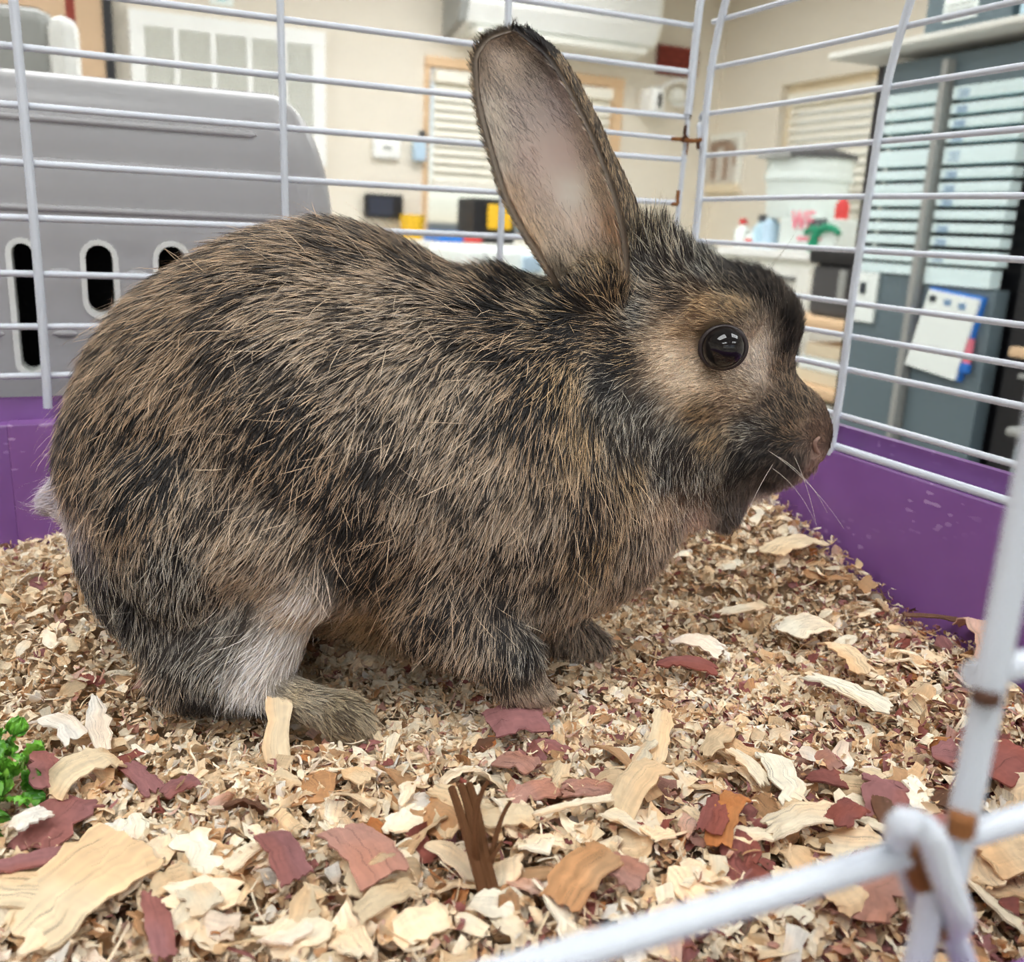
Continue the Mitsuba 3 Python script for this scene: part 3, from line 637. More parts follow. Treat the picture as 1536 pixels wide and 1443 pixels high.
zr = [.245, .218, .190, .163, .135, .1067, .0788, .052, .0234, -.0045, -.0325, -.0513, -.0695, -.097]
for k, z in enumerate(zr):
    js = wr.normal(0, .0005, 4)
    wire([(RXC, .569, z + js[0]), (RXC, .42, z + js[1]), (RXC, .25, z + js[2]), (RXC, .078, z + js[3])], .0016 if k < 12 else .0018, 'horizontal_wire', 'right_panel')
wire([(RXC, .568, -.1145), (RXC, .42, -.1145), (RXC, .078, -.1145)], .0024, 'base_bar', 'right_panel')
vp = lambda x, y: atX(x, y, RXC - .0028)
wire([vp(1095, 0) + [0, 0, .09], vp(1089, 0), vp(1080, 35), vp(1059, 171), vp(1049, 298), vp(1042, 363), vp(1036, 430), vp(1020, 560)], .0025, 'corner_post', 'right_panel', n=20)
wire([vp(1366, 0) + [0, -.001, .12], vp(1366, 0), vp(1330, 129), vp(1316, 211), vp(1303, 295), vp(1278, 451), vp(1266, 550), vp(1255, 624), vp(1245, 682)], .0022, 'vertical_wire', 'right_panel', n=24)
wire([(RXC - .0028, .262, .245), (RXC - .0028, .262, -.114)], .0021, 'vertical_wire', 'right_panel')
wire([(RXC - .0028, .135, .245), (RXC - .0028, .135, -.114)], .0021, 'vertical_wire', 'right_panel')
wire([vp(1058, 168), vp(1051, 176), vp(1049, 196), vp(1051, 232)], .0017, 'latch_loop', 'right_panel', n=10)

# front panel beside the open door, close to the lens
fp = lambda x, y, Y=FY: atY(x, y, Y)
zb_ = float(fp(1200, 1330)[2])
wire([(-.36, FY, zb_ - .0006), (.0, FY, zb_), (.12, FY, zb_ + .0004), (.386, FY, zb_)], .0021, 'horizontal_wire', 'front_panel', n=14)
q = fp(1490, 1000, FY)
wire([(q[0] - .004, FY, q[2] - .0008), (.2, FY, q[2] + .0005), (.386, FY, q[2])], .0021, 'horizontal_wire', 'front_panel')
for z in (-.032, -.004, .024, .052, .08, .108, .135, .163, .19, .218, .245):
    wire([(q[0] + .001, FY, z), (.386, FY, z)], .0019, 'horizontal_wire', 'front_panel')
vx = float(fp(1491, 990, FY - .003)[0])
wire([(vx + .0006, FY - .003, .245), (vx, FY - .003, zb_ - .003)], .0022, 'vertical_wire', 'front_panel')
for x in (.25, .383):
    wire([(x, FY - .003, .245), (x, FY - .003, -.110)], .0022, 'vertical_wire', 'front_panel')
wire([fp(1388, 1392, .0885), fp(1372, 1330, .0875), fp(1353, 1275, .085), fp(1347, 1248, .081), fp(1366, 1232, .0775), fp(1391, 1248, .0770), fp(1408, 1285, .0770), fp(1432, 1350, .0770), fp(1440, 1380, .0785), fp(1428, 1392, .081)], .0021, 'hinge_loop', 'front_panel', n=36)
wire([fp(1398, 1330, .0815), fp(1388, 1390, .0815), fp(1372, 1460, .0815), fp(1365, 1500, .0815)], .0021, 'hinge_leg', 'front_panel')
wire([fp(1412, 1360, .0820), fp(1428, 1400, .0820), fp(1452, 1460, .0820), fp(1466, 1500, .0820)], .0021, 'hinge_leg', 'front_panel')
wire([fp(1362, 1266, .0825), fp(1372, 1290, .0825), fp(1384, 1325, .0825)], .0019, 'rust_patch', 'front_panel', 'wire_rust')
wire([fp(1408, 1384, .0815), fp(1420, 1392, .0815)], .0020, 'rust_patch', 'front_panel', 'wire_rust')
wire([fp(1444, 1222, .0785), fp(1440, 1250, .0785)], .0019, 'rust_patch', 'front_panel', 'wire_rust')
wire([fp(1480, 1040, .0785), fp(1478, 1052, .0785)], .0019, 'rust_patch', 'front_panel', 'wire_rust_dark')

# ------------------------------------------------------------------ bedding of wood shavings
def zbed(x, y):
    x, y = np.asarray(x, float), np.asarray(y, float)
    g = lambda cx, cy, s: np.exp(-((x - cx) ** 2 + (y - cy) ** 2) / (2 * s * s))
    z = -.184 + .026 * g(.37, .44, .055) + .012 * g(.30, .47, .06) + .030 * g(.02, .47, .05) + .006 * g(.1, .2, .05)
    z = z - .004 * g(-.15, .5, .1)
    z = z + .010 * (meshkit.fbm(np.stack([x * 22, y * 22, x * 0 + 3.3], -1), 3, 4) - .5)
    return z
TONES = [(238, 224, 198), (243, 234, 213), (216, 190, 155), (184, 146, 110), (184, 124, 78), (154, 106, 106), (136, 82, 76), (108, 78, 62), (206, 172, 156), (232, 226, 216), (172, 130, 118), (226, 205, 172)]
CREAM, PALE, TAN, BROWN, ORANGE, MAUVE, RED, DARK, PINK, WHITE, ROSE, STRAW = range(12)
def wood_fn(p, n, uv):
    t = dr.floor(uv.x); s = uv.x - t; seed = dr.floor(uv.y); v = uv.y - seed
    c = mi.Color3f(0)
    for i, tone in enumerate(TONES):
        c = dr.select(dr.abs(t - i) < .5, mi.Color3f([float(a) for a in lin(tone)]), c)
    g = noise(s * 2.5 + seed * 7.1, v * 26, seed * 3.7)
    g2 = noise(s * 6 + seed * 3.3, v * 9, seed * 1.7 + 40)
    rib = noise(s * 34 + seed, v * 3, seed * 2.1)
    k = .62 + .28 * g + .22 * g2 + .14 * rib
    k = k * (.86 + .28 * cell_rand(seed, 5, 1))
    k = k * (1 - .38 * smoothstep(.74, .86, noise(s * 1.7 + seed * 5.3, v * 38, seed * .7)))
    edge = smoothstep(.35, .8, noise(s * 1.6 + seed * 11.3, v * 1.3, 9.0))
    return c * k * mix((1, 1, 1), (1.06, .93, .82), edge)
def wood_h(p, n, uv):
    s = uv.x - dr.floor(uv.x); seed = dr.floor(uv.y); v = uv.y - seed
    return noise(s * 2.5 + seed * 7.1, v * 26, seed * 3.7) + .4 * noise(s * 30 + seed, v * 3, 5.0)
mat('shaving_wood', None, 0.75, 0.2, tex=mikit.proc(wood_fn), bump=(wood_h, 1e-4, .00022))
def soil_fn(p, n, uv):
    return mix((.20, .13, .08), (.50, .38, .25), fbm(p.x * 300, p.y * 300, p.z * 300))
mat('bed_dust', None, 0.9, 0.1, tex=mikit.proc(soil_fn))

BX, BYY = np.linspace(TX0 + .010, TX1 - .010, 150), np.linspace(TY0 + .010, TY1 - .012, 100)
gx, gy = np.meshgrid(BX, BYY, indexing='ij')
gz = zbed(gx, gy) - .0088 + .004 * (meshkit.noise(np.stack([gx * 140, gy * 140, gx * 0], -1), 2) - .5)
ii, jj = np.meshgrid(np.arange(149), np.arange(99), indexing='ij'); q_ = lambda a, b: a * 100 + b
quad = np.stack([q_(ii, jj), q_(ii + 1, jj), q_(ii + 1, jj + 1), q_(ii, jj + 1)], -1).reshape(-1, 4)
put('shaving_bed', (np.stack([gx, gy, gz], -1).reshape(-1, 3), quad), 'bed_dust', label='packed base of fine wood dust under the shavings in the purple tray', category='bedding', kind='stuff', smooth=True)

def chip_verts(r, l, w, curl, bend, twist, ragged, nu=5, nv=3, taper=.0):
    """A shaving: a curved strip; grain runs along u. Returns (nu, nv, 3) points about its centre, and (nu, nv, 2) parameters."""
    s = np.linspace(0, 1, nu)[:, None] * np.ones((1, nv)); v = np.linspace(0, 1, nv)[None] * np.ones((nu, 1))
    a = (s - .5) * l
    ww = w * (1 - taper * np.abs(2 * s - 1) ** 1.5)
    lo = -.5 * ww * (1 - np.clip(ragged * .42 * np.abs(r.normal(0, 1, (nu, 1))), 0, .7)); hi = .5 * ww * (1 - np.clip(ragged * .42 * np.abs(r.normal(0, 1, (nu, 1))), 0, .7))
    b = lo + (hi - lo) * v + ww * ragged * .1 * r.normal()
    en = ragged * l * (.10 * r.normal(0, 1, (2, nv)) + .16 * r.normal(0, 1, (2, 1)) * np.linspace(-1, 1, nv)[None])
    e0, e1 = np.clip(1 - 2.6 * s, 0, 1) , np.clip(2.6 * s - 1.6, 0, 1)
    a = a + e0 * np.abs(en[0])[None] - e1 * np.abs(en[1])[None]
    X = a.copy(); Z = np.zeros_like(a)
    if abs(curl) > 1e-3:
        R = l / curl; X = R * np.sin(a / R); Z = R * (np.cos(a / R) - 1)
    Y = b.copy()
    if abs(bend) > 1e-3:
        R2 = w / bend; Y = R2 * np.sin(b / R2); Z = Z + R2 * (np.cos(b / R2) - 1)
    th = twist * (s - .5); Y, Z = Y * np.cos(th) - Z * np.sin(th), Y * np.sin(th) + Z * np.cos(th)
    P = np.stack([X, Y, Z], -1) + r.normal(0, .02 * w, (nu, nv, 3))
    return P - P.reshape(-1, 3).mean(0), np.stack([s, v], -1)
def eul(yaw, tilt, roll):
    cy, sy, ct, st, cr, sr = math.cos(yaw), math.sin(yaw), math.cos(tilt), math.sin(tilt), math.cos(roll), math.sin(roll)
    return np.array([[cy, -sy, 0], [sy, cy, 0], [0, 0, 1]]) @ np.array([[ct, 0, st], [0, 1, 0], [-st, 0, ct]]) @ np.array([[1, 0, 0], [0, cr, -sr], [0, sr, cr]])
def solid_chip(P, UV, thick):
    """Closed, thin-edged solid from the strip."""
    nu, nv = P.shape[:2]; f = grid_faces(nu, nv); v = P.reshape(-1, 3)
    nrm = np.zeros_like(v); fn = np.cross(v[f[:, 1]] - v[f[:, 0]], v[f[:, 2]] - v[f[:, 0]])
    for k in range(3): np.add.at(nrm, f[:, k], fn)
    nrm /= np.linalg.norm(nrm, axis=1, keepdims=True) + 1e-12
    n = len(v); V = np.vstack([v + nrm * thick / 2, v - nrm * thick / 2, v + nrm * thick / 2, v - nrm * thick / 2])
    idx = np.arange(nu * nv).reshape(nu, nv); loop = np.r_[idx[:, 0], idx[-1, 1:], idx[-2::-1, -1], idx[0, -2:0:-1]]
    e = []
    for a, b in zip(loop, np.roll(loop, -1)):
        e += [(2 * n + a, 3 * n + a, 3 * n + b), (2 * n + a, 3 * n + b, 2 * n + b)]
    return V, np.vstack([f, f[:, ::-1] + n, np.array(e)]), np.vstack([UV.reshape(-1, 2)] * 4)
def uv_of(UV, tone, seed): return np.stack([tone + .03 + .94 * UV[:, 0], seed + .03 + .94 * UV[:, 1]], -1)

# where the rabbit's feet and body press the bed (no big chips there)
def under_rabbit(x, y):
    u = x * RH[0] + y * RH[1]; w = x * RN[0] + y * RN[1] + W0
    return (u > -.10) & (u < .17) & (abs(w) < .075)

def tone_pick(r, x, y):
    red = np.clip(.10 + .9 * (x - .02) + 1.5 * (.22 - y), .05, .55)
    if r.random() < red: return r.choice([MAUVE, RED, ROSE, BROWN, DARK, TAN, ORANGE], p=[.25, .22, .14, .15, .08, .11, .05])
    return r.choice([CREAM, PALE, TAN, STRAW, WHITE, PINK, BROWN], p=[.34, .2, .14, .18, .06, .04, .04])

# --- fine and middle sized shavings: one mass
r = np.random.default_rng(3)
VV, FF, UU = [], [], []; nv0 = 0; seed = 0
gf = {}
def add_chip(P, UV, tone):
    global nv0, seed
    nu, nv = P.shape[:2]
    if (nu, nv) not in gf: gf[nu, nv] = grid_faces(nu, nv)
    VV.append(P.reshape(-1, 3)); FF.append(gf[nu, nv] + nv0); UU.append(uv_of(UV.reshape(-1, 2), tone, seed % 4093)); nv0 += nu * nv; seed += 1
NCH = 62000
for i in range(NCH):
    if r.random() < .40: y = .10 + .20 * r.random(); x = -.10 + .45 * r.random()
    elif r.random() < .9: x, y = -.13 + (TX1 - .012 + .13) * r.random(), .26 + (TY1 - .012 - .26) * r.random()
    else: x, y = TX0 + .012 + (TX1 - TX0 - .024) * r.random(), TY0 + .012 + (TY1 - TY0 - .024) * r.random()
    front = np.clip((.30 - y) / .2, 0, 1)
    k = r.random() ** (1 - .45 * front)
    if k < .36: l = r.uniform(.004, .013); w = r.uniform(.0005, .0015); nv = 2
    elif k < .90: l = r.uniform(.0025, .0068); w = l * r.uniform(.35, .9); nv = 3
    else: l = r.uniform(.007, .014) * (1 + .3 * front); w = l * r.uniform(.3, .75); nv = 3
    P, UV = chip_verts(r, l, w, r.normal(0, 3.2 if nv == 2 else 1.9), r.normal(0, 1.1), r.normal(0, .9), .7, 5 if nv == 2 else 4, nv)
    t = abs(r.normal(0, .45)); 
    M = eul(r.uniform(0, 6.283), r.normal(0, .5), r.normal(0, .5))
    dz = r.uniform(-.0075, .0042 if nv > 2 else .0058)
    if under_rabbit(x, y): dz = min(dz, -.002)
    c = np.array([x, y, float(zbed(x, y)) + dz])
    Q = P @ M.T + c
    Q[..., 0] = np.minimum(Q[..., 0], TX1 - .008); Q[..., 1] = np.minimum(Q[..., 1], TY1 - .009)
    add_chip(Q, UV, tone_pick(r, x, y))
put('fine_shavings', (np.vstack(VV), np.vstack(FF)), 'shaving_wood', label='loose mass of small pale and reddish wood shavings filling the tray', category='wood shavings', kind='stuff', smooth=True, uv=np.vstack(UU))

# --- singles: shavings set out one by one where the photograph shows them
def single(label, x, y, l, w, ang, tone, curl=.6, bend=.3, lift=.004, tilt=0.0, roll=0.0, twist=.2, ragged=.42, group=None, nu=11, nv=9, taper=0.0, rr=None, at=None):
    """x, y, ang and sizes in metres / degrees; ang is measured on the bed."""
    rr_ = rr or np.random.default_rng(int(abs(x * 7 + y * 13) * 100) % 9999)
    P, UV = chip_verts(rr_, l, w, curl, bend, twist, ragged, nu, nv, taper)
    V, Fc, U = solid_chip(P, UV, .0007)
    z = float(zbed(x, y)) + lift
    V = V @ eul(math.radians(ang), tilt, roll).T + [x, y, z]
    V[:, 0] = np.minimum(V[:, 0], TX1 - .006)
    global seed; seed += 1
    put('wood_shaving', (V, Fc), 'shaving_wood', label=label, category='wood shaving', group=group, smooth=True, uv=uv_of(U, tone, seed % 4093))
BEDZ = -.182
def spot(px_, py_):
    p = atZ(px_, py_, BEDZ)
    for _ in range(6): p = atZ(px_, py_, float(zbed(p[0], p[1])) + .003)
    return p
def hero(label, c, e, width_px, tone, **k):
    """A shaving whose middle is at c and whose grain end is at e in the photograph; its width is read there too."""
    p, q = spot(*c), spot(*e); d = q - p; l = 2 * np.linalg.norm(d[:2]); s = np.linalg.norm(p) / F * 1.02
    single(label, p[0], p[1], max(l, .004), width_px * s, math.degrees(math.atan2(d[1], d[0])), tone, **k)
HEROES = [
    ('large broad tan shaving with ragged edge in the front left corner', (118, 1345), (205, 1290), 128, STRAW, dict(curl=.5, bend=.4, lift=.008, tilt=-.12, ragged=.12)),
    ('long two toned mauve and cream shaving left of the large broad one', (40, 1350), (-70, 1345), 62, STRAW, dict(curl=.2, lift=.006, ragged=.1)),
    ('mauve shaving lying over the two toned strip at the left edge', (45, 1310), (120, 1298), 34, MAUVE, dict(curl=.4, lift=.007)),
    ('rose red ribbed shaving above the white flake at left', (85, 1238), (125, 1200), 78, MAUVE, dict(curl=.6, lift=.005)),
    ('small bright white flake on the rose red shaving at left', (48, 1262), (74, 1248), 34, WHITE, dict(curl=.5, lift=.011)),
    ('curled tan shaving bent like a bowl right of the green leaves', (128, 1178), (190, 1150), 60, STRAW, dict(curl=1.9, bend=.7, lift=.010)),
    ('mauve shaving upright beside the green leaves', (70, 1170), (62, 1140), 45, MAUVE, dict(curl=.5, lift=.008, roll=.5)),
    ('white pointed shaving with brown tip above the curled tan one', (150, 1105), (158, 1140), 34, WHITE, dict(curl=.5, taper=.7, lift=.008, tilt=.3)),
    ('pale cream shaving standing next to the green leaves', (88, 1112), (55, 1095), 38, WHITE, dict(curl=1.4, lift=.010)),
    ('square white flake right of the rose red shaving', (178, 1258), (205, 1252), 48, WHITE, dict(curl=.3, lift=.006)),
    ('purple shaving in the cream chips below the hind foot, left one', (210, 1175), (235, 1200), 30, MAUVE, dict(curl=.6, lift=.006)),
    ('purple shaving in the cream chips below the hind foot, right one', (272, 1190), (300, 1175), 34, MAUVE, dict(curl=1.0, lift=.006)),
    ('tall cream curl leaning on the hind foot', (420, 1110), (408, 1170), 40, STRAW, dict(curl=1.0, bend=.6, lift=.014, tilt=.35)),
    ('mauve square shaving in front of the forepaw', (775, 1102), (818, 1098), 84, MAUVE, dict(curl=1.0, bend=.2, lift=.010, ragged=.10)),
    ('pointed cream splinter behind the mauve square shaving', (722, 1046), (700, 1010), 30, PALE, dict(curl=.5, taper=.5, lift=.012, tilt=.4)),
    ('mauve strip with split edge, front left of centre', (425, 1305), (405, 1268), 46, MAUVE, dict(curl=.8, lift=.009, ragged=.2)),
    ('broad mauve shaving fading to tan, left of the brown stem', (545, 1300), (512, 1262), 74, ROSE, dict(curl=.7, lift=.009, ragged=.2)),
    ('mauve sharp shaving right of the large broad one', (237, 1395), (225, 1345), 34, MAUVE, dict(curl=.6, lift=.006)),
    ('straw coloured ribbed shaving left of the mauve strip', (262, 1332), (300, 1322), 62, STRAW, dict(curl=.8, lift=.006)),
    ('cream flake below the straw coloured ribbed shaving', (298, 1360), (318, 1380), 46, CREAM, dict(curl=.6, lift=.007)),
    ('tan shaving below the broad mauve one', (580, 1365), (630, 1345), 48, STRAW, dict(curl=1.1, lift=.007)),
    ('long tan shaving running to the brown stem', (700, 1225), (640, 1190), 46, STRAW, dict(curl=.6, lift=.007)),
    ('tan shaving pierced by the brown stem', (760, 1245), (802, 1238), 52, STRAW, dict(curl=.5, lift=.008)),
    ('rose shaving under white curls below the mauve square', (800, 1195), (760, 1205), 44, ROSE, dict(curl=.5, lift=.005)),
    ('reddish brown shaving right of the rose one in the middle', (880, 1190), (920, 1195), 44, ROSE, dict(curl=.5, lift=.005)),
    ('curled tan shaving with striped grain right of the middle', (965, 1205), (1010, 1180), 52, STRAW, dict(curl=2.2, lift=.012)),
    ('straight pale splinter in front of the rose shavings', (860, 1228), (920, 1218), 14, CREAM, dict(curl=.2, lift=.008)),
    ('brown folded shaving in the front middle', (880, 1335), (925, 1290), 70, BROWN, dict(curl=1.4, lift=.010)),
    ('orange brown shaving against the folded brown one', (930, 1330), (965, 1350), 56, ROSE, dict(curl=.9, lift=.009)),
    ('bright tan upright shaving right of the mauve square', (988, 1120), (982, 1150), 32, STRAW, dict(curl=.4, lift=.008, tilt=.2)),
    ('large pale flake on the heap under the nose', (1185, 840), (1225, 815), 52, STRAW, dict(curl=.4, lift=.008)),
    ('large cream shaving on the right slope', (1208, 955), (1240, 940), 60, PALE, dict(curl=.7, lift=.009, ragged=.25)),
    ('long cream splinter lying across the right slope', (1110, 930), (1145, 915), 22, CREAM, dict(curl=.2, lift=.009)),
    ('striped tan shaving on the right slope below the cream one', (1268, 1000), (1295, 1025), 38, TAN, dict(curl=.9, lift=.009)),
    ('long pale flat shaving pointing down the right slope', (1270, 1055), (1335, 1085), 44, PALE, dict(curl=.4, lift=.009)),
    ('white curl over a red shaving right of the forepaw', (1045, 985), (1085, 995), 44, WHITE, dict(curl=1.2, lift=.010)),
    ('red shaving under the white curl right of the forepaw', (1030, 1005), (1080, 1012), 40, RED, dict(curl=.9, lift=.006)),
    ('dark brown stick shaving by the purple wall near the front wire', (1395, 945), (1440, 950), 16, DARK, dict(curl=.3, lift=.010)),
    ('curled pinkish brown shaving against the right wall', (1470, 975), (1450, 950), 48, PINK, dict(curl=2.0, lift=.012)),
    ('mauve ribbed shaving in front of the upright wire', (1325, 1210), (1320, 1180), 62, MAUVE, dict(curl=.7, lift=.008)),
    ('red shaving standing left of the wire loop', (1265, 1255), (1285, 1240), 40, RED, dict(curl=1.0, lift=.012)),
    ('broad cream curl left of the wire loop', (1215, 1255), (1290, 1245), 54, CREAM, dict(curl=1.4, lift=.010)),
    ('brick red smooth shaving right of the upright wire', (1500, 1160), (1530, 1140), 70, RED, dict(curl=.6, lift=.009, ragged=.15)),
    ('tan grooved shaving in the right front corner', (1500, 1305), (1540, 1340), 80, TAN, dict(curl=.5, lift=.011, ragged=.15)),
    ('reddish fan shaped shaving in front of the long wire', (1310, 1350), (1345, 1310), 90, ROSE, dict(curl=1.2, lift=.010)),
    ('tan bowl curl below the long wire', (1255, 1370), (1290, 1400), 60, TAN, dict(curl=2.2, lift=.010)),
    ('orange brown curl in front right of centre', (1090, 1245), (1110, 1215), 42, ORANGE, dict(curl=1.6, lift=.010)),
    ('dark purple shaving left of the orange curl', (1072, 1250), (1058, 1275), 40, RED, dict(curl=1.0, lift=.011)),
    ('pale broad shaving hanging down in the right middle', (1170, 1180), (1150, 1140), 46, PALE, dict(curl=.8, lift=.008)),
    ('cream long shaving in the middle right', (1120, 1165), (1150, 1195), 26, CREAM, dict(curl=.6, lift=.008)),
    ('tan leaf shaped shaving above the orange curl', (1075, 1130), (1095, 1105), 40, TAN, dict(curl=.7, taper=.5, lift=.009)),
]
for (lab, c, e, wpx, tone, k) in HEROES:
    hero(lab, c, e, wpx, tone, **k)
# --- further large singles of four kinds, strewn
TN_ = {MAUVE: 'mauve', RED: 'dark red', ROSE: 'reddish brown', BROWN: 'brown', DARK: 'dark brown', TAN: 'tan', ORANGE: 'orange brown', CREAM: 'cream', PALE: 'pale yellow', STRAW: 'straw coloured', WHITE: 'white', PINK: 'pinkish'}
MARKS = [('the large broad tan shaving', 118, 1345), ('the rose red ribbed shaving', 85, 1238), ('the tan bowl curl', 128, 1178), ('the green leaves', 20, 1130), ('the hind foot', 520, 1090), ('the tall cream curl', 420, 1110),
         ('the mauve square shaving', 775, 1102), ('the mauve strip', 425, 1305), ('the broad mauve shaving', 545, 1300), ('the dried stem', 715, 1290), ('the striped tan curl', 965, 1205), ('the folded brown shaving', 880, 1335),
         ('the rose shavings in the middle', 820, 1195), ('the pale flake below the nose', 1185, 840), ('the cream shaving on the slope', 1208, 955), ('the striped tan shaving', 1268, 1000), ('the white curl', 1045, 985), ('the long pale shaving', 1270, 1055),
         ('the mauve ribbed shaving', 1325, 1210), ('the wire loop', 1385, 1300), ('the brick red shaving', 1500, 1160), ('the orange curl', 1090, 1245), ('the forepaw', 790, 1050), ('the straw ribbed shaving', 262, 1332), ('the purple right wall', 1330, 900), ('the rabbit rump', 170, 960), ('the rabbit chest', 1000, 880), ('the front right corner', 1470, 1400)]
MARKP = np.array([m[1:] for m in MARKS], float)
used = set()
def say_where(tone, ix, iy, l, curl, ragw):
    shape = ('flat', 'bowed', 'curled')[int(np.digitize(curl, [.5, 1.2]))]; size = ('small', 'middling', 'large')[int(np.digitize(l, [.0135, .0185]))]; form = 'strip' if ragw < .42 else 'shaving' if ragw < .62 else 'flake'
    d = np.hypot(ix - MARKP[:, 0], iy - MARKP[:, 1]); order = np.argsort(d)
    for q in order[:8]:
        dx, dy = ix - MARKP[q, 0], iy - MARKP[q, 1]
        near = 'close ' if d[q] < 70 else '' if d[q] < 150 else 'well '
        if abs(dx) > 2 * abs(dy): w = 'left of' if dx < 0 else 'right of'
        elif abs(dy) > 2 * abs(dx): w = 'behind' if dy < 0 else 'in front of'
        else: w = ('behind' if dy < 0 else 'in front') + ' and ' + ('left of' if dx < 0 else 'right of')
        lab = f'{size} {shape} {TN_[tone]} {form} {near}{w} {MARKS[q][0]}'
        if lab not in used and len(lab.split()) <= 16: break
    used.add(lab); return lab
r = np.random.default_rng(21); n_single = 0
while n_single < 240:
    x, y = r.uniform(-.09, .37), r.uniform(.11, .50)
    p = np.array([x, y, float(zbed(x, y))]); c = p @ fw
    ix, iy = W / 2 + F * (p @ RT) / c, H / 2 + F * (p @ DN) / c
    if not (10 < ix < 1526 and iy < 1440) or under_rabbit(x, y) or (y > .27 and r.random() < .68): continue
    front = np.clip((.32 - y) / .2, 0, 1); l = r.uniform(.0115, .019) * (1 + .7 * front); rw = r.uniform(.3, .75); w = l * rw
    tone = int(tone_pick(r, x, y - .03)); curl = abs(r.normal(0, 1.0))
    single(say_where(tone, ix, iy, l, curl, rw), x, y, l, w, r.uniform(0, 360), tone, curl=curl, bend=r.normal(.3, .5), lift=r.uniform(.001, .006), tilt=r.normal(0, .33), roll=r.normal(0, .33), twist=r.normal(0, .5),
           ragged=.6, group='loose wood shavings', nu=8, nv=5, taper=r.choice([0, .3, .6]), rr=r)
    n_single += 1

# --- dried stem with two thin twigs
mat('stem_brown', (92, 60, 36), 0.8, 0.2)
s0, s1 = spot(722, 1335), spot(690, 1240)
t = thing('dried_stem', 'dried brown plant stem with thin twigs sticking out of the shavings', 'plant stem')
b0, b1 = np.array([s0[0], s0[1], s0[2] + .006]), np.array([s1[0], s1[1], s1[2] + .014])
put('stalk', cat([tube(spline([b0 + [o, -.008, -.004], b0 + [o, 0, .001 + .5 * abs(o)], (b0 + b1) / 2 + [o * 1.4, 0, .002], b1 + [o * 1.7, 0, 0]], 10), np.linspace(.0016, .0012, 10), 7) for o in (-.0018, 0, .0015)]), 'stem_brown', t)
k0 = atY(716, 1300, float(s0[1]) + .002)
put('twig', tube(spline([k0, atY(713, 1230, k0[1] + .002), atY(722, 1190, k0[1] + .004), atY(732, 1172, k0[1] + .004)], 12), np.linspace(.0012, .0006, 12), 6), 'stem_brown', t)
put('twig', tube(spline([k0 + [.004, 0, 0], atY(745, 1250, k0[1] + .002), atY(758, 1215, k0[1] + .004), atY(766, 1202, k0[1] + .004)], 12), np.linspace(.0010, .0005, 12), 6), 'stem_brown', t)
put('twig', tube(spline([k0, atY(735, 1290, k0[1] - .002), atY(752, 1262, k0[1])], 8), np.linspace(.0010, .0005, 8), 6), 'stem_brown', t)

# --- curly green leaves at the left edge
scene['leaf_green'] = {'type': 'twosided', 'bsdf': {'type': 'principled', 'base_color': mikit.proc(lambda p, n, uv: mix(lc((36, 98, 20)), lc((118, 182, 62)), smoothstep(.2, .8, fbm(p.x * 260, p.y * 260, p.z * 260)))), 'roughness': .4, 'specular': .5}}
mat('leaf_stem', (150, 196, 96), 0.45, 0.4)
t = thing('curly_greens', 'bunch of curly green salad leaves at the left edge of the bed', 'leafy greens')
g0 = spot(0, 1206); r = np.random.default_rng(8)
for k in range(150):
    a = r.uniform(0, 2 * math.pi); el = r.uniform(-.1, 1.3); L = r.uniform(.004, .008)
    base = g0 + [-.006 + r.normal(0, .006), r.normal(0, .008), .002 + r.uniform(0, .017)]
    nu, nv = 6, 13
    s = np.linspace(0, 1, nu)[:, None] * np.ones((1, nv)); vv = np.linspace(-1, 1, nv)[None] * np.ones((nu, 1))
    wv = L * .62 * np.sin(np.pi * np.clip(s * .8 + .12, 0, 1)) ; ph = r.uniform(0, 6)
    X = s * L; Y = vv * wv; Z = .25 * L * (s - s ** 2) * 2 + L * .30 * np.abs(vv) ** 1.3 * np.sin(8 * s + 8 * vv + ph) + .14 * L * np.sin(11 * vv + ph) * s
    P = np.stack([X, Y, Z], -1).reshape(-1, 3) @ eul(a, -el, r.normal(0, .6)).T + base
    put('leaf', (P, grid_faces(nu, nv)), 'leaf_green', t, smooth=True)
for k in range(7):
    a = r.uniform(0, 6.28); p0 = g0 + [-.008 + r.normal(0, .004), r.normal(0, .006), .0]
    p1 = p0 + [.011 * math.cos(a), .011 * math.sin(a), r.uniform(.012, .026)]
    put('stem', tube(spline([p0, (p0 + p1) / 2 + [0, 0, .004], p1], 8), np.linspace(.0013, .0008, 8), 6), 'leaf_stem', t)

# ------------------------------------------------------------------ the rabbit
def Lp(x, y, w=0.0):
    """Rabbit space (along the body, towards the viewer's side, up) of a point of its outline at sideways distance w."""
    d = px(x, y); X = d * ((w - W0) / (d @ RN)); return np.array([X @ RH, w, X[2]])
PXM = float(np.linalg.norm(Lp(620, 700) - Lp(621, 700)))
def toW(L): L = np.asarray(L, float); return L[..., :1] * RH + (L[..., 1:2] - W0) * RN + L[..., 2:3] * np.array([0, 0, 1.0])
def vecW(L): L = np.asarray(L, float); return L[..., :1] * RH + L[..., 1:2] * RN + L[..., 2:3] * np.array([0, 0, 1.0])

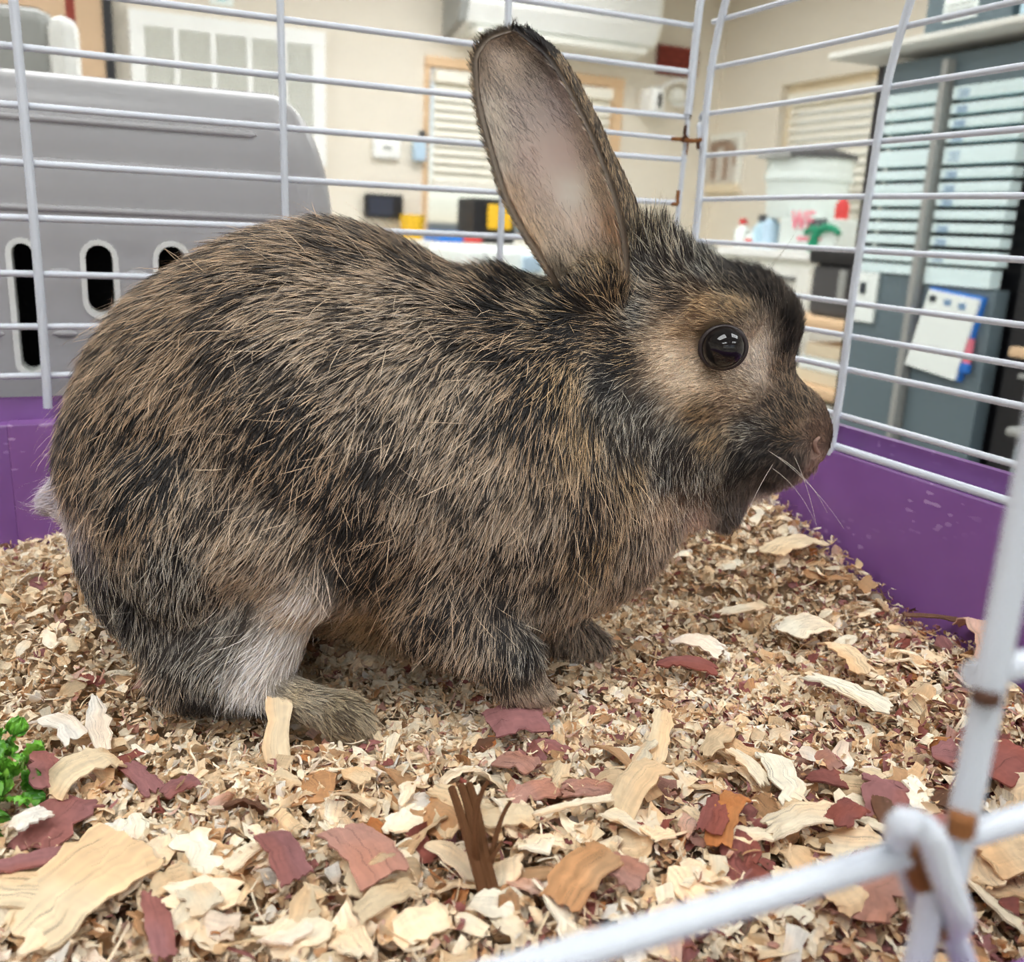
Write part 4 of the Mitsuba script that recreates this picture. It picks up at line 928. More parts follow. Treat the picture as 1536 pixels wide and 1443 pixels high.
GS = .0019
g0_, g1_ = np.array([-.172, -.098, -.206]), np.array([.235, .098, .008])
GX = [np.arange(a, b, GS) for a, b in zip(g0_, g1_)]
gu, gw, gz_ = np.meshgrid(*GX, indexing='ij')
gu, gw, gz_ = (a.astype(np.float32) for a in (gu, gw, gz_))
def cone(a, ra, b, rb, ws=1.0, mirror=False):
    """a, b: (px, py, w), ra, rb in px of the outline; ws: sideways scale."""
    A, B = Lp(*a), Lp(*b); ra, rb = ra * PXM * (W0 - a[2]) / W0, rb * PXM * (W0 - b[2]) / W0
    w_ = np.abs(gw) if mirror else gw
    du, dw, dz = gu - A[0], (w_ - A[1]) / ws, gz_ - A[2]; e = np.array([B[0] - A[0], (B[1] - A[1]) / ws, B[2] - A[2]]); ee = float(e @ e) + 1e-12
    t = np.clip((du * e[0] + dw * e[1] + dz * e[2]) / ee, 0, 1)
    return np.sqrt((du - t * e[0]) ** 2 + (dw - t * e[1]) ** 2 + (dz - t * e[2]) ** 2) - (ra + t * (rb - ra))
def smin(a, b, k):
    h = np.clip(.5 + .5 * (b - a) / k, 0, 1); return b + (a - b) * h - k * h * (1 - h)
def union(ds, k):
    d = ds[0]
    for e in ds[1:]: d = smin(d, e, k)
    return d
torso = union([cone((312, 712, 0), 196, (480, 634, 0), 262, .95), cone((480, 634, 0), 262, (735, 695, 0), 246, .93), cone((735, 695, 0), 248, (872, 770, 0), 138, .86),
               cone((352, 622, 0), 203, (480, 634, 0), 255, .95), cone((290, 835, 0), 150, (330, 740, 0), 190, .98), cone((480, 800, 0), 135, (690, 830, 0), 140, .95), cone((590, 880, .012), 78, (700, 905, .022), 92, .8)], .018)
haunch = union([cone((318, 785, .049), 160, (425, 800, .057), 96, .62, True), cone((425, 800, .058), 94, (458, 852, .059), 56, .8, True)], .012)
leg = union([cone((440, 856, .056), 64, (362, 985, .057), 74, .62, True), cone((362, 985, .055), 74, (300, 1000, .055), 60, .62, True), cone((262, 930, .046), 74, (290, 1000, .053), 58, .7, True), cone((262, 1015, .056), 36, (420, 1046, .060), 32, .85, True),
             cone((420, 1040, .060), 30, (515, 1072, .068), 29, .9, True), cone((515, 1072, .068), 29, (541, 1084, .069), 20, .9, True)], .006)
foreN = union([cone((770, 840, .034), 112, (675, 910, .048), 74, .6), cone((675, 915, .050), 70, (765, 985, .056), 42, .7), cone((765, 985, .056), 40, (775, 1022, .056), 31, .8), cone((775, 1022, .056), 28, (812, 1038, .056), 20, .9)], .008)
foreF = union([cone((800, 850, -.030), 100, (720, 900, -.042), 70, .6), cone((720, 900, -.042), 68, (830, 930, -.018), 40, .7), cone((830, 930, -.018), 38, (852, 950, -.012), 30, .8), cone((852, 952, -.012), 27, (895, 962, -.012), 18, .9)], .008)
neck = union([cone((790, 620, 0), 168, (950, 555, 0), 122, .72), cone((840, 720, 0), 130, (985, 690, 0), 92, .62)], .02)
head = union([cone((898, 448, .018), 47, (904, 520, .013), 68, .8, True), cone((1012, 500, 0), 116, (1085, 505, 0), 96, .80), cone((1118, 490, 0), 62, (1085, 515, 0), 80, 1.0), cone((1000, 620, 0), 112, (1060, 640, 0), 100, .86), cone((1040, 640, 0), 96, (1076, 736, 0), 40, .74), cone((1062, 720, 0), 40, (1084, 768, 0), 19, .7)], .012)
muzz = union([cone((1090, 560, 0), 88, (1160, 645, 0), 66, .70), cone((1160, 640, 0), 66, (1196, 645, 0), 40, .68), cone((1150, 665, .012), 50, (1172, 682, .012), 40, .6, True), cone((1195, 625, 0), 34, (1214, 652, 0), 24, .75), cone((1138, 682, 0), 45, (1190, 684, 0), 35, .78), cone((1120, 690, 0), 40, (1150, 705, 0), 26, .7)], .009)
browp = union([cone((1070, 472, .027), 28, (1120, 478, .024), 24, .5, True), cone((1055, 588, .026), 30, (1115, 590, .021), 26, .5, True), cone((1168, 474, -.006), 25, (1164, 488, 0), 27, 1.0)], .01)
tail = cone((112, 745, 0), 44, (84, 750, 0), 24, 1.1)
body = smin(union([smin(torso, haunch, .006), leg], .009), union([foreN, foreF], .006), .014)
hd = smin(smin(head, muzz, .0075), browp, .006)
body = smin(smin(body, neck, .022), hd, .011)
body = smin(body, tail, .008)
EYE_R = .0082; EYE = Lp(1084, 521, .0308)
eyed = np.sqrt((gu - EYE[0]) ** 2 + ((np.abs(gw) - EYE[1]) / 1.0) ** 2 + (gz_ - EYE[2]) ** 2) - EYE_R * 1.0
body = -smin(-body, eyed, .0016)
# nostril and mouth grooves
for (a, b, rr_) in (((1222, 672, .010), (1228, 660, .012), 5), ((1205, 706, .004), (1222, 690, .003), 5), ((1150, 722, .012), (1200, 712, .006), 5)):
    body = -smin(-body, cone(a, rr_, b, rr_, 1.0, True), .003)

def surface_nets(d, org, h):
    s = d < 0; nx, ny, nz = d.shape
    c = np.zeros((nx - 1, ny - 1, nz - 1), np.int8)
    for a, b, e in np.ndindex(2, 2, 2): c += s[a:nx - 1 + a, b:ny - 1 + b, e:nz - 1 + e]
    act = (c > 0) & (c < 8); ids = -np.ones(c.shape, np.int64); I = np.argwhere(act); ids[act] = np.arange(len(I))
    acc = np.zeros((len(I), 3)); cnt = np.zeros(len(I))
    C = list(np.ndindex(2, 2, 2))
    val = {q: d[I[:, 0] + q[0], I[:, 1] + q[1], I[:, 2] + q[2]] for q in C}
    for q in C:
        for ax in range(3):
            if q[ax]: continue
            p = list(q); p[ax] = 1; p = tuple(p); a, b = val[q], val[p]; m = (a < 0) != (b < 0)
            t = np.where(m, a / np.where(m, a - b, 1), 0); pt = np.repeat(np.array([q], float), len(I), 0); pt[:, ax] = t
            acc[m] += pt[m]; cnt[m] += 1
    V = org + (I + acc / cnt[:, None]) * h; Fs = []
    for ax in range(3):
        o1, o2 = (ax + 1) % 3, (ax + 2) % 3
        sl0 = [slice(1, -1)] * 3; sl0[ax] = slice(0, -1); sl1 = list(sl0); sl1[ax] = slice(1, None)
        A, B = s[tuple(sl0)], s[tuple(sl1)]; E = np.argwhere(A != B); st = A[A != B]
        base = E.copy(); base[:, o1] += 1; base[:, o2] += 1
        def g(a, b):
            k = base.copy(); k[:, o1] -= a; k[:, o2] -= b; return ids[k[:, 0], k[:, 1], k[:, 2]]
        q = np.stack([g(1, 1), g(0, 1), g(0, 0), g(1, 0)], 1)
        q[~st] = q[~st][:, ::-1]; Fs.append(q[(q >= 0).all(1)])
    Fq = np.vstack(Fs); return V, np.vstack([Fq[:, [0, 1, 2]], Fq[:, [0, 2, 3]]])
bv, bf = surface_nets(body, g0_, GS)
bm = trimesh.Trimesh(bv, bf, process=False)
comp = trimesh.graph.connected_component_labels(bm.face_adjacency, node_count=len(bf)); bm.update_faces(comp == np.bincount(comp).argmax()); bm.remove_unreferenced_vertices()
trimesh.smoothing.filter_taubin(bm, iterations=6)

# ears: cupped leaves with thickness, rooted in the skull
EAR_ROWS = [(46, 766, 776), (56, 740, 792), (72, 724, 815), (100, 713, 838), (150, 716, 866), (200, 727, 890), (250, 741, 910), (300, 757, 926), (350, 783, 936), (395, 812, 940), (435, 836, 938), (475, 852, 930), (520, 865, 918)]
def ear(dx, w_base, w_tip, flip, dark):
    E = np.array(EAR_ROWS, float); nu, nv = 34, 25
    from scipy.interpolate import PchipInterpolator as PI_
    k = np.arange(len(E)); kk = np.linspace(0, len(E) - 1, nu)
    Y, L, R = (PI_(k, E[:, i])(kk) for i in range(3))
    P = np.zeros((nu, nv, 3)); par = np.zeros((nu, nv, 2))
    for i in range(nu):
        fr = i / (nu - 1)                                  # 0 tip .. 1 root
        w0 = w_tip + (w_base - w_tip) * fr
        w0 -= .022 * max(0, (fr - .80) / .20)
        depth = (.004 + .012 * min(1, fr * 1.6)) * (1 if fr < .8 else 1.0)
        for j in range(nv):
            v = -1 + 2 * j / (nv - 1)
            xo = dx + (30 * max(0, (fr - .45) / .4) * (v * .5 + .5) if dark else 0)
            x = (L[i] + R[i]) / 2 + (R[i] - L[i]) / 2 * math.sin(v * 1.45) / math.sin(1.45) + xo
            y = Y[i] + .10 * (R[i] - L[i]) / 2 * v * (1 if fr > .1 else fr * 10)
            wv = w0 + flip * depth * (abs(v) ** 2.2 - .75) + flip * .006 * max(0, v - .55) * min(1, fr * 2)
            P[i, j] = Lp(x, y, wv); par[i, j] = (fr, v)
    f = grid_faces(nu, nv); v_ = P.reshape(-1, 3)
    nrm = np.zeros_like(v_); fn = np.cross(v_[f[:, 1]] - v_[f[:, 0]], v_[f[:, 2]] - v_[f[:, 0]])
    for q in range(3): np.add.at(nrm, f[:, q], fn)
    nrm /= np.linalg.norm(nrm, axis=1, keepdims=True) + 1e-12
    if (nrm[:, 1].mean() > 0) != (flip > 0): nrm = -nrm; f = f[:, ::-1]
    th = (.0008 + .0014 * np.sqrt(par.reshape(-1, 2)[:, 0]))[:, None]
    V, Fc, _ = solid_like(v_, f, nrm, th, nu, nv)
    inner = np.r_[np.ones(len(v_)), np.zeros(len(v_))]
    return V, Fc, np.vstack([par.reshape(-1, 2)] * 2), inner
def solid_like(v, f, nrm, th, nu, nv):
    n = len(v); V = np.vstack([v + nrm * th / 2, v - nrm * th / 2]); idx = np.arange(n).reshape(nu, nv)
    loop = np.r_[idx[:, 0], idx[-1, 1:], idx[-2::-1, -1], idx[0, -2:0:-1]]; e = []
    for a, b in zip(loop, np.roll(loop, -1)): e += [(a, n + a, n + b), (a, n + b, b)]
    Fc = np.vstack([f, f[:, ::-1] + n, np.array(e)])
    return V, Fc, None
ears = [ear(0, .020, .030, 1, 0), ear(17, -.018, -.010, -1, 1)]

# --- coat: where (mm, rabbit space, the same on both sides), way of the hair (degrees in the side view), length mm, light and dark hair colour, share of light hairs, extra lift
COAT = [
 (-60,17,-5,-179,14,(180,154,128),(54,48,44),0.5,0), (-88,29,-15,-155,14,(180,154,128),(54,48,44),0.5,0), (-111,34,-31,-138,14,(180,154,128),(54,48,44),0.55,0),
 (-132,39,-57,-120,14,(180,154,128),(54,48,44),0.48,0), (-145,39,-89,-102,14,(180,154,128),(36,34,34),0.42,0), (-154,22,-134,-85,13,(186,180,168),(36,34,34),0.28,0),
 (-27,3,-8,-174,14,(180,154,128),(54,48,44),0.46,0), (-3,1,-19,179,14,(180,154,128),(54,48,44),0.45,0), (13,13,-22,143,16,(180,154,128),(36,34,34),0.25,0.35),
 (-27,49,-33,-146,14,(196,176,154),(54,48,44),0.55,0), (-59,63,-41,-137,14,(196,176,154),(54,48,44),0.46,0), (-88,61,-52,-119,14,(180,154,128),(54,48,44),0.46,0),
 (-110,56,-67,-112,14,(180,154,128),(36,34,34),0.42,0), (-115,67,-97,-101,13,(180,154,128),(36,34,34),0.36,0), (-133,39,-143,-84,12,(186,180,168),(36,34,34),0.34,0),
 (-92,65,-83,-111,13,(196,176,154),(36,34,34),0.5,0), (-99,70,-112,-100,12,(186,180,168),(36,34,34),0.4,0), (-85,68,-91,-116,13,(196,176,154),(54,48,44),0.5,0),
 (-79,70,-119,-123,12,(196,176,154),(54,48,44),0.68,0), (-65,72,-118,-126,12,(196,176,154),(54,48,44),0.74,0), (-62,73,-69,-127,13,(180,154,128),(36,34,34),0.2,0),
 (-47,72,-79,-123,13,(180,154,128),(36,34,34),0.18,0), (-41,68,-101,-120,13,(180,154,128),(36,34,34),0.14,0), (-54,73,-73,-125,13,(180,154,128),(36,34,34),0.16,0),
 (-42,64,-115,-120,13,(180,154,128),(36,34,34),0.18,0), (-69,72,-90,-123,13,(196,176,154),(54,48,44),0.62,0), (-58,73,-99,-124,13,(196,176,154),(54,48,44),0.66,0),
 (-73,75,-104,-123,13,(196,176,154),(54,48,44),0.62,0), (-38,62,-118,-118,13,(180,154,128),(36,34,34),0.42,0), (-34,67,-62,-123,14,(196,176,154),(54,48,44),0.58,0),
 (-17,60,-58,-120,14,(196,176,154),(54,48,44),0.62,0), (1,52,-50,-120,14,(196,176,154),(54,48,44),0.55,0), (-16,65,-90,-118,14,(196,176,154),(54,48,44),0.62,0),
 (6,63,-80,-111,14,(196,176,154),(54,48,44),0.6,0), (-2,61,-118,-117,13,(196,176,154),(54,48,44),0.55,0), (-23,58,-124,-119,13,(180,154,128),(36,34,34),0.4,0),
 (-11,61,-131,-117,13,(180,154,128),(36,34,34),0.25,0), (17,60,-112,-110,13,(196,176,154),(36,34,34),0.48,0), (26,60,-94,-106,14,(196,176,154),(54,48,44),0.6,0),
 (20,56,-62,-107,14,(180,154,128),(36,34,34),0.42,0), (15,42,-41,-122,15,(180,154,128),(36,34,34),0.44,0), (29,46,-49,-117,14,(200,170,132),(36,34,34),0.45,0),
 (37,50,-67,-110,13,(200,170,132),(54,48,44),0.62,0), (43,52,-89,-94,14,(180,154,128),(36,34,34),0.46,0), (47,48,-107,-105,14,(200,170,132),(54,48,44),0.62,0),
 (61,36,-111,-87,14,(196,176,154),(54,48,44),0.62,0), (68,24,-132,-91,13,(196,176,154),(54,48,44),0.72,0), (45,37,-138,-98,13,(196,176,154),(54,48,44),0.66,0),
 (30,38,-149,-98,12,(196,176,154),(54,48,44),0.55,0), (-1,62,-145,-109,12,(196,176,154),(54,48,44),0.6,0), (-15,57,-151,-111,12,(196,176,154),(36,34,34),0.5,0),
 (19,64,-150,-95,8,(186,180,168),(36,34,34),0.42,0), (22,63,-164,-60,6,(196,176,154),(84,72,60),0.75,0), (26,61,-167,-46,5,(196,176,154),(84,72,60),0.75,0),
 (14,65,-154,-88,9,(180,154,128),(36,34,34),0.22,0), (-37,40,-148,-121,14,(200,170,132),(110,88,62),0.85,0), (-52,39,-148,-120,14,(200,170,132),(120,98,72),0.8,0),
 (-49,23,-172,-108,12,(186,180,168),(54,48,44),0.45,0), (-65,64,-143,-126,15,(255,253,251),(190,182,172),0.95,0), (-73,66,-156,-122,14,(255,253,251),(200,192,184),0.95,0),
 (-56,69,-126,-126,14,(255,253,251),(200,190,178),0.95,0), (-69,66,-147,-124,14,(255,253,251),(205,197,190),0.97,0), (-79,67,-160,-118,12,(255,253,251),(190,182,172),0.92,0),
 (-58,67,-130,-126,13,(225,205,180),(170,150,125),0.9,0), (-83,66,-146,-119,12,(186,180,168),(54,48,44),0.5,0), (-78,66,-137,-121,12,(186,180,168),(54,48,44),0.48,0),
 (-89,67,-158,-110,11,(186,180,168),(36,34,34),0.45,0), (-101,60,-149,-105,12,(186,180,168),(54,48,44),0.46,0), (-108,63,-161,-100,11,(196,176,154),(54,48,44),0.48,0),
 (-96,65,-168,-92,8,(54,48,44),(36,34,34),0.2,0), (-77,66,-173,-64,5,(54,48,44),(36,34,34),0.1,0), (-65,66,-165,-15,6,(214,196,164),(90,78,62),0.78,0),
 (-47,73,-168,-32,6,(210,192,160),(90,78,62),0.75,0), (-37,73,-174,-53,6,(214,196,166),(90,78,62),0.78,0), (-55,67,-165,-10,6,(205,190,165),(54,48,44),0.85,0),
 (-108,65,-132,-95,12,(186,180,168),(36,34,34),0.34,0), (-163,15,-111,-178,12,(215,208,215),(150,140,150),0.95,0), (-168,9,-114,-168,12,(225,220,225),(160,150,160),0.98,0),
 (81,17,-114,-74,13,(196,176,154),(54,48,44),0.72,0), (90,11,-110,-64,10,(226,200,184),(160,130,114),0.92,0), (72,26,-100,-66,12,(205,178,152),(120,96,78),0.85,0),
 (56,40,-81,-71,12,(200,170,132),(54,48,44),0.62,0), (61,3,-10,97,24,(204,188,160),(54,48,44),0.68,0.85), (56,3,-14,105,16,(190,172,144),(54,48,44),0.6,0.4),
 (67,6,-10,97,21,(200,186,160),(54,48,44),0.64,0.8), (73,10,-10,100,17,(190,180,160),(54,48,44),0.6,0.7), (80,10,-10,106,14,(186,180,168),(54,48,44),0.55,0.55),
 (90,7,-12,116,11,(186,180,168),(36,34,34),0.42,0.4), (64,14,-16,125,10,(186,180,168),(54,48,44),0.5,0.1), (85,15,-15,144,8,(186,180,168),(36,34,34),0.4,0),
 (99,10,-15,133,8,(110,98,86),(36,34,34),0.2,0.3), (108,17,-23,124,8,(96,86,78),(36,34,34),0.1,0.3), (117,16,-33,111,8,(90,80,72),(36,34,34),0.08,0.35),
 (118,16,-42,116,6,(110,96,84),(36,34,34),0.15,0), (54,20,-18,154,9,(200,170,132),(54,48,44),0.5,0), (44,28,-32,-168,9,(180,154,128),(54,48,44),0.52,0),
 (59,23,-29,177,8,(186,180,168),(36,34,34),0.42,0), (72,22,-24,163,7,(180,154,128),(54,48,44),0.4,0), (83,29,-24,163,5,(214,180,138),(110,84,60),0.75,0),
 (95,28,-25,154,6,(200,170,132),(54,48,44),0.72,0), (77,25,-36,-178,6,(200,170,132),(120,90,64),0.78,0), (75,26,-44,-168,4,(255,236,210),(205,176,148),0.98,0),
 (77,26,-39,-168,3,(250,226,198),(190,160,132),0.95,0), (79,26,-49,-162,3,(255,238,214),(205,178,150),0.97,0), (82,28,-53,-157,4,(240,218,190),(170,142,116),0.92,0),
 (80,26,-48,-162,4,(240,218,190),(170,142,116),0.92,0), (104,23,-38,130,3,(246,230,210),(180,156,136),0.92,0), (107,21,-44,130,4,(255,244,230),(205,186,168),0.97,0),
 (109,20,-52,139,4,(255,242,226),(195,174,156),0.95,0), (102,25,-57,167,4,(232,210,182),(120,98,80),0.85,0), (92,28,-57,-178,4,(214,186,156),(110,88,70),0.75,0),
 (116,15,-51,126,6,(180,154,128),(54,48,44),0.5,0), (57,28,-46,-168,8,(200,170,132),(36,34,34),0.4,0), (50,34,-55,-142,9,(186,180,168),(36,34,34),0.34,0),
 (64,29,-61,-137,8,(186,180,168),(54,48,44),0.46,0), (86,29,-62,-147,7,(200,170,132),(54,48,44),0.48,0), (75,27,-73,-111,8,(186,180,168),(54,48,44),0.45,0),
 (56,36,-70,-116,9,(186,180,168),(54,48,44),0.4,0), (92,24,-73,-129,7,(200,170,132),(54,48,44),0.58,0), (74,26,-87,-93,9,(186,180,168),(36,34,34),0.38,0),
 (88,22,-87,-75,9,(186,180,168),(54,48,44),0.5,0), (100,12,-102,-71,8,(130,126,120),(54,48,44),0.55,0), (106,7,-111,-74,8,(120,114,110),(54,48,44),0.5,0),
 (125,11,-59,124,5,(180,154,128),(54,48,44),0.52,0), (133,8,-64,128,4,(180,154,128),(54,48,44),0.52,0), (116,17,-64,144,5,(180,154,128),(54,48,44),0.46,0),
 (122,18,-71,153,4,(150,124,100),(54,48,44),0.46,0), (139,8,-75,144,3,(150,122,104),(90,70,60),0.6,0), (107,21,-71,-178,6,(186,180,168),(54,48,44),0.45,0),
 (114,20,-82,-125,5,(92,82,74),(36,34,34),0.3,0), (126,18,-84,-103,4,(84,72,64),(36,34,34),0.25,0), (106,20,-85,-114,6,(110,104,94),(36,34,34),0.38,0),
 (119,10,-95,-93,5,(80,72,66),(36,34,34),0.3,0), (138,8,-86,-73,3,(190,160,145),(130,100,90),0.7,0), (111,8,-101,-84,6,(120,112,106),(54,48,44),0.6,0),
 (119,3,-103,-79,8,(240,226,222),(190,172,168),0.95,0.4), (127,3,-102,-74,5,(200,180,172),(110,92,86),0.7,0), (34,28,-32,-127,10,(200,170,132),(36,34,34),0.4,0),
 (36,23,-18,134,8,(168,150,124),(54,48,44),0.55,0), (30,19,-23,143,8,(186,180,168),(36,34,34),0.35,0), (32,32,-37,-137,9,(180,154,128),(36,34,34),0.25,0),
 (34,26,-28,138,12,(200,170,132),(36,34,34),0.42,0.35), (50,26,-26,109,12,(200,170,132),(54,48,44),0.55,0.35), (42,28,-29,124,12,(200,170,132),(54,48,44),0.5,0.3),]
EARC = [
 (8,20,62,125,4,(177,161,143),(36,34,34),0.4,0), (-3,20,51,134,4,(191,173,155),(54,48,44),0.55,0), (6,20,54,133,4,(248,235,222),(154,145,136),0.85,0),
 (23,20,57,135,4,(157,150,147),(36,34,34),0.5,0), (2,20,36,134,5,(232,222,208),(135,128,121),0.75,0), (14,20,39,133,5,(209,196,189),(109,102,101),0.62,0),
 (28,20,42,130,4,(204,192,191),(119,111,113),0.65,0), (4,20,22,136,5,(229,219,204),(135,128,121),0.75,0), (17,20,23,134,4,(203,185,176),(159,142,135),0.8,0),
 (29,20,26,125,3,(198,180,173),(167,148,144),0.85,0), (37,20,29,117,4,(220,206,194),(119,110,103),0.66,0), (11,20,7,140,6,(227,202,176),(130,112,96),0.72,0),
 (23,20,10,130,4,(202,184,172),(165,146,135),0.85,0), (32,20,12,116,3,(226,224,216),(196,185,179),0.9,0), (43,20,13,111,5,(230,212,191),(101,91,82),0.64,0),
 (19,20,-5,146,7,(231,206,176),(118,102,86),0.72,0), (31,20,-4,122,7,(226,210,194),(122,110,101),0.76,0), (40,20,-1,112,6,(238,222,209),(141,129,122),0.78,0),
 (48,20,-1,109,6,(218,185,154),(82,72,64),0.62,0), (28,20,-19,143,8,(198,181,159),(36,34,34),0.42,0), (39,20,-16,116,8,(218,202,179),(54,48,44),0.6,0),
 (50,20,-15,108,7,(213,190,162),(54,48,44),0.58,0), (35,20,-31,153,8,(177,159,137),(36,34,34),0.42,0), (47,20,-30,143,8,(180,154,128),(54,48,44),0.52,0),]
from scipy.spatial import cKDTree
def coat_table(rows):
    a = np.radians([q[3] for q in rows])
    pos = np.array([(q[0], q[1] * .6, q[2]) for q in rows]) * .001
    return cKDTree(pos), np.hstack([np.cos(a)[:, None], np.sin(a)[:, None], np.array([[q[4] * .001] for q in rows]), np.array([lin(q[5]) for q in rows]), np.array([lin(q[6]) for q in rows]), np.array([[q[7], q[8]] for q in rows])])
def coat_of(L, tab, k=6, p=3.0):
    d, i = tab[0].query(np.stack([L[:, 0], np.abs(L[:, 1]) * .6, L[:, 2]], 1), k=k); wt = 1 / (d + .0012) ** p; wt /= wt.sum(1, keepdims=True)
    return (tab[1][i] * wt[..., None]).sum(1)
TB, TE = coat_table(COAT), coat_table(EARC)

RAB = thing('rabbit', 'brown agouti rabbit sitting in profile on the wood shavings, ears raised', 'rabbit')
# body skin mesh with underfur colour
cb = coat_of(bm.vertices, TB)
und = .30 * cb[:, 3:6] * cb[:, 9:10] + .75 * cb[:, 6:9] * (1 - cb[:, 9:10])
und *= (.75 + .5 * meshkit.noise(bm.vertices * 260, 4))[:, None]
allv, allf, allc = [bm.vertices], [bm.faces], [und]; nb_ = len(bm.vertices)
ear_data = []
for k, (V, Fc, par, inner) in enumerate(ears):
    ce = coat_of(V, TE)
    col = 1.05 * (ce[:, 3:6] * ce[:, 9:10] + ce[:, 6:9] * (1 - ce[:, 9:10]))
    cbk = coat_of(V, TB)
    back = lin((110, 98, 86)) * .6
    tipd = (np.clip((.30 - par[:, 0]) / .14, 0, 1) * np.clip((par[:, 1] + .35) / .4, 0, 1))[:, None]
    backc = back * (1 - tipd) + lin((34, 32, 34)) * tipd
    rimw = (np.clip((np.abs(par[:, 1]) - .80) / .14, 0, 1) * np.where(par[:, 1] > 0, .9, .6))[:, None]
    col = np.where(inner[:, None] > .5, col * (1 - rimw) + backc * rimw, backc)
    allv.append(V); allf.append(Fc + nb_); allc.append(col); nb_ += len(V); ear_data.append((V, Fc, par, inner, backc))
scene['coat'] = {'type': 'twosided', 'bsdf': {'type': 'principled', 'base_color': {'type': 'mesh_attribute', 'name': 'vertex_color'}, 'roughness': .62, 'specular': .25, 'sheen': .15}}
put('body', (toW(np.vstack(allv)), np.vstack(allf)), 'coat', RAB, smooth=True, color=np.clip(np.vstack(allc), 0, 1))

# --- fur
r = np.random.default_rng(77)
def tri_sample(V, Fc, n, weight=None):
    a, b, c = V[Fc[:, 0]], V[Fc[:, 1]], V[Fc[:, 2]]; ar = np.linalg.norm(np.cross(b - a, c - a), axis=1)
    if weight is not None: ar = ar * weight
    i = r.choice(len(Fc), n, p=ar / ar.sum()); s, t = r.random(n), r.random(n); m = s + t > 1; s[m], t[m] = 1 - s[m], 1 - t[m]
    return i, np.stack([1 - s - t, s, t], 1)
def strands(P, N, Tn, Ln, lift, wid, c_root, c_mid, c_tip, jit=.22, sag=.5, up=0.0):
    """Tapered hairs, 7 points and 5 triangles each, in rabbit space."""
    n = len(P)
    Tn = Tn + r.normal(0, jit, (n, 3)); Tn -= N * (Tn * N).sum(1, keepdims=True); Tn /= np.linalg.norm(Tn, axis=1, keepdims=True) + 1e-9
    B = np.cross(N, Tn); B += N * r.normal(0, .35, (n, 1)); B /= np.linalg.norm(B, axis=1, keepdims=True)
    side = r.normal(0, .10, (n, 1))
    V = np.zeros((n, 7, 3)); C = np.zeros((n, 7, 3))
    for k, (s, w) in enumerate(((0, .75), (.38, 1.0), (.74, .75), (1.0, 0))):
        u_ = np.broadcast_to(up, (n,))[:, None]
        c = P + Ln[:, None] * (Tn * (s - .08 * s * s) * (1 - .75 * u_) + N * (lift[:, None] * (s - sag * s * s) + u_ * s) + B * side * s * s)
        col = c_root if k == 0 else c_mid if k == 1 else (c_tip * .75 + c_mid * .25) if k == 2 else c_tip
        if k < 3:
            V[:, 2 * k], V[:, 2 * k + 1] = c - B * (wid * w / 2)[:, None], c + B * (wid * w / 2)[:, None]; C[:, 2 * k] = C[:, 2 * k + 1] = col
        else: V[:, 6] = c; C[:, 6] = col
    f0 = np.array([(0, 2, 3), (0, 3, 1), (2, 4, 5), (2, 5, 3), (4, 6, 5)])
    return V.reshape(-1, 3), (f0[None] + 7 * np.arange(n)[:, None, None]).reshape(-1, 3), C.reshape(-1, 3)
bn = np.array(bm.vertex_normals)
nb = 300000
fc = bm.triangles_center
cfv = coat_of(fc, TB, k=4)
wt = np.clip(.011 / cfv[:, 2], .8, 3.2) * np.where(fc[:, 1] > -.02, 1.0, .55)
i, bc = tri_sample(bm.vertices, bm.faces, nb, wt)
P = (bm.vertices[bm.faces[i]] * bc[..., None]).sum(1); N = (bn[bm.faces[i]] * bc[..., None]).sum(1); N /= np.linalg.norm(N, axis=1, keepdims=True)
ok = np.linalg.norm(np.stack([P[:, 0] - EYE[0], np.abs(P[:, 1]) - EYE[1], P[:, 2] - EYE[2]], 1), axis=1) > EYE_R * 1.16
P, N = P[ok], N[ok]; c = coat_of(P, TB)
D = np.stack([c[:, 0], np.zeros(len(P)), c[:, 1]], 1)
# on surfaces facing up or down the flow keeps its heading
D = D - N * (D * N).sum(1, keepdims=True); D /= np.linalg.norm(D, axis=1, keepdims=True) + 1e-6
nz1 = meshkit.fbm(P * 95, 3, 5); nz2 = meshkit.noise(P * 420, 9); nz3 = meshkit.fbm(P * 38, 2, 15)
pl = np.clip(c[:, 9] + 1.1 * (nz1 - .5) + .55 * (nz2 - .5) + .5 * (nz3 - .5), .03, 1)
light = r.random(len(P)) < pl
tone = r.normal(1, .16, (len(P), 1)) * (.9 + .25 * nz1[:, None])
warm = (1 + r.normal(0, .05, (len(P), 1))) ** np.array([1, 0, -1.3])
tip = np.where(light[:, None], c[:, 3:6] * .95 * tone * warm, c[:, 6:9] * r.uniform(.5, 1.25, (len(P), 1)))
mid = np.where(light[:, None], .34 * c[:, 3:6] * tone + .50 * c[:, 6:9], c[:, 6:9] * .85)
root = c[:, 6:9] * .7
Ln = c[:, 2] * r.uniform(.6, 1.15, len(P)) * np.where(light, 1.06, .95)
lift = r.uniform(.16, .46, len(P))
wid = np.where(light, .00025, .00038) * np.clip(c[:, 2] / .012, .62, 1.1) * r.uniform(.7, 1.3, len(P))
swirl = (meshkit.fbm(P * 55, 2, 31) - .5)[:, None] * .5 + (meshkit.noise(P * 300, 37) - .5)[:, None] * .42
D = D + np.cross(N, D) * swirl
fv, ff, fcol = strands(P, N, D, Ln, lift, wid, root, mid, tip, jit=.10, up=np.clip(c[:, 10], 0, 1))
FV, FFc, FC = [fv], [ff], [fcol]; base = len(fv)
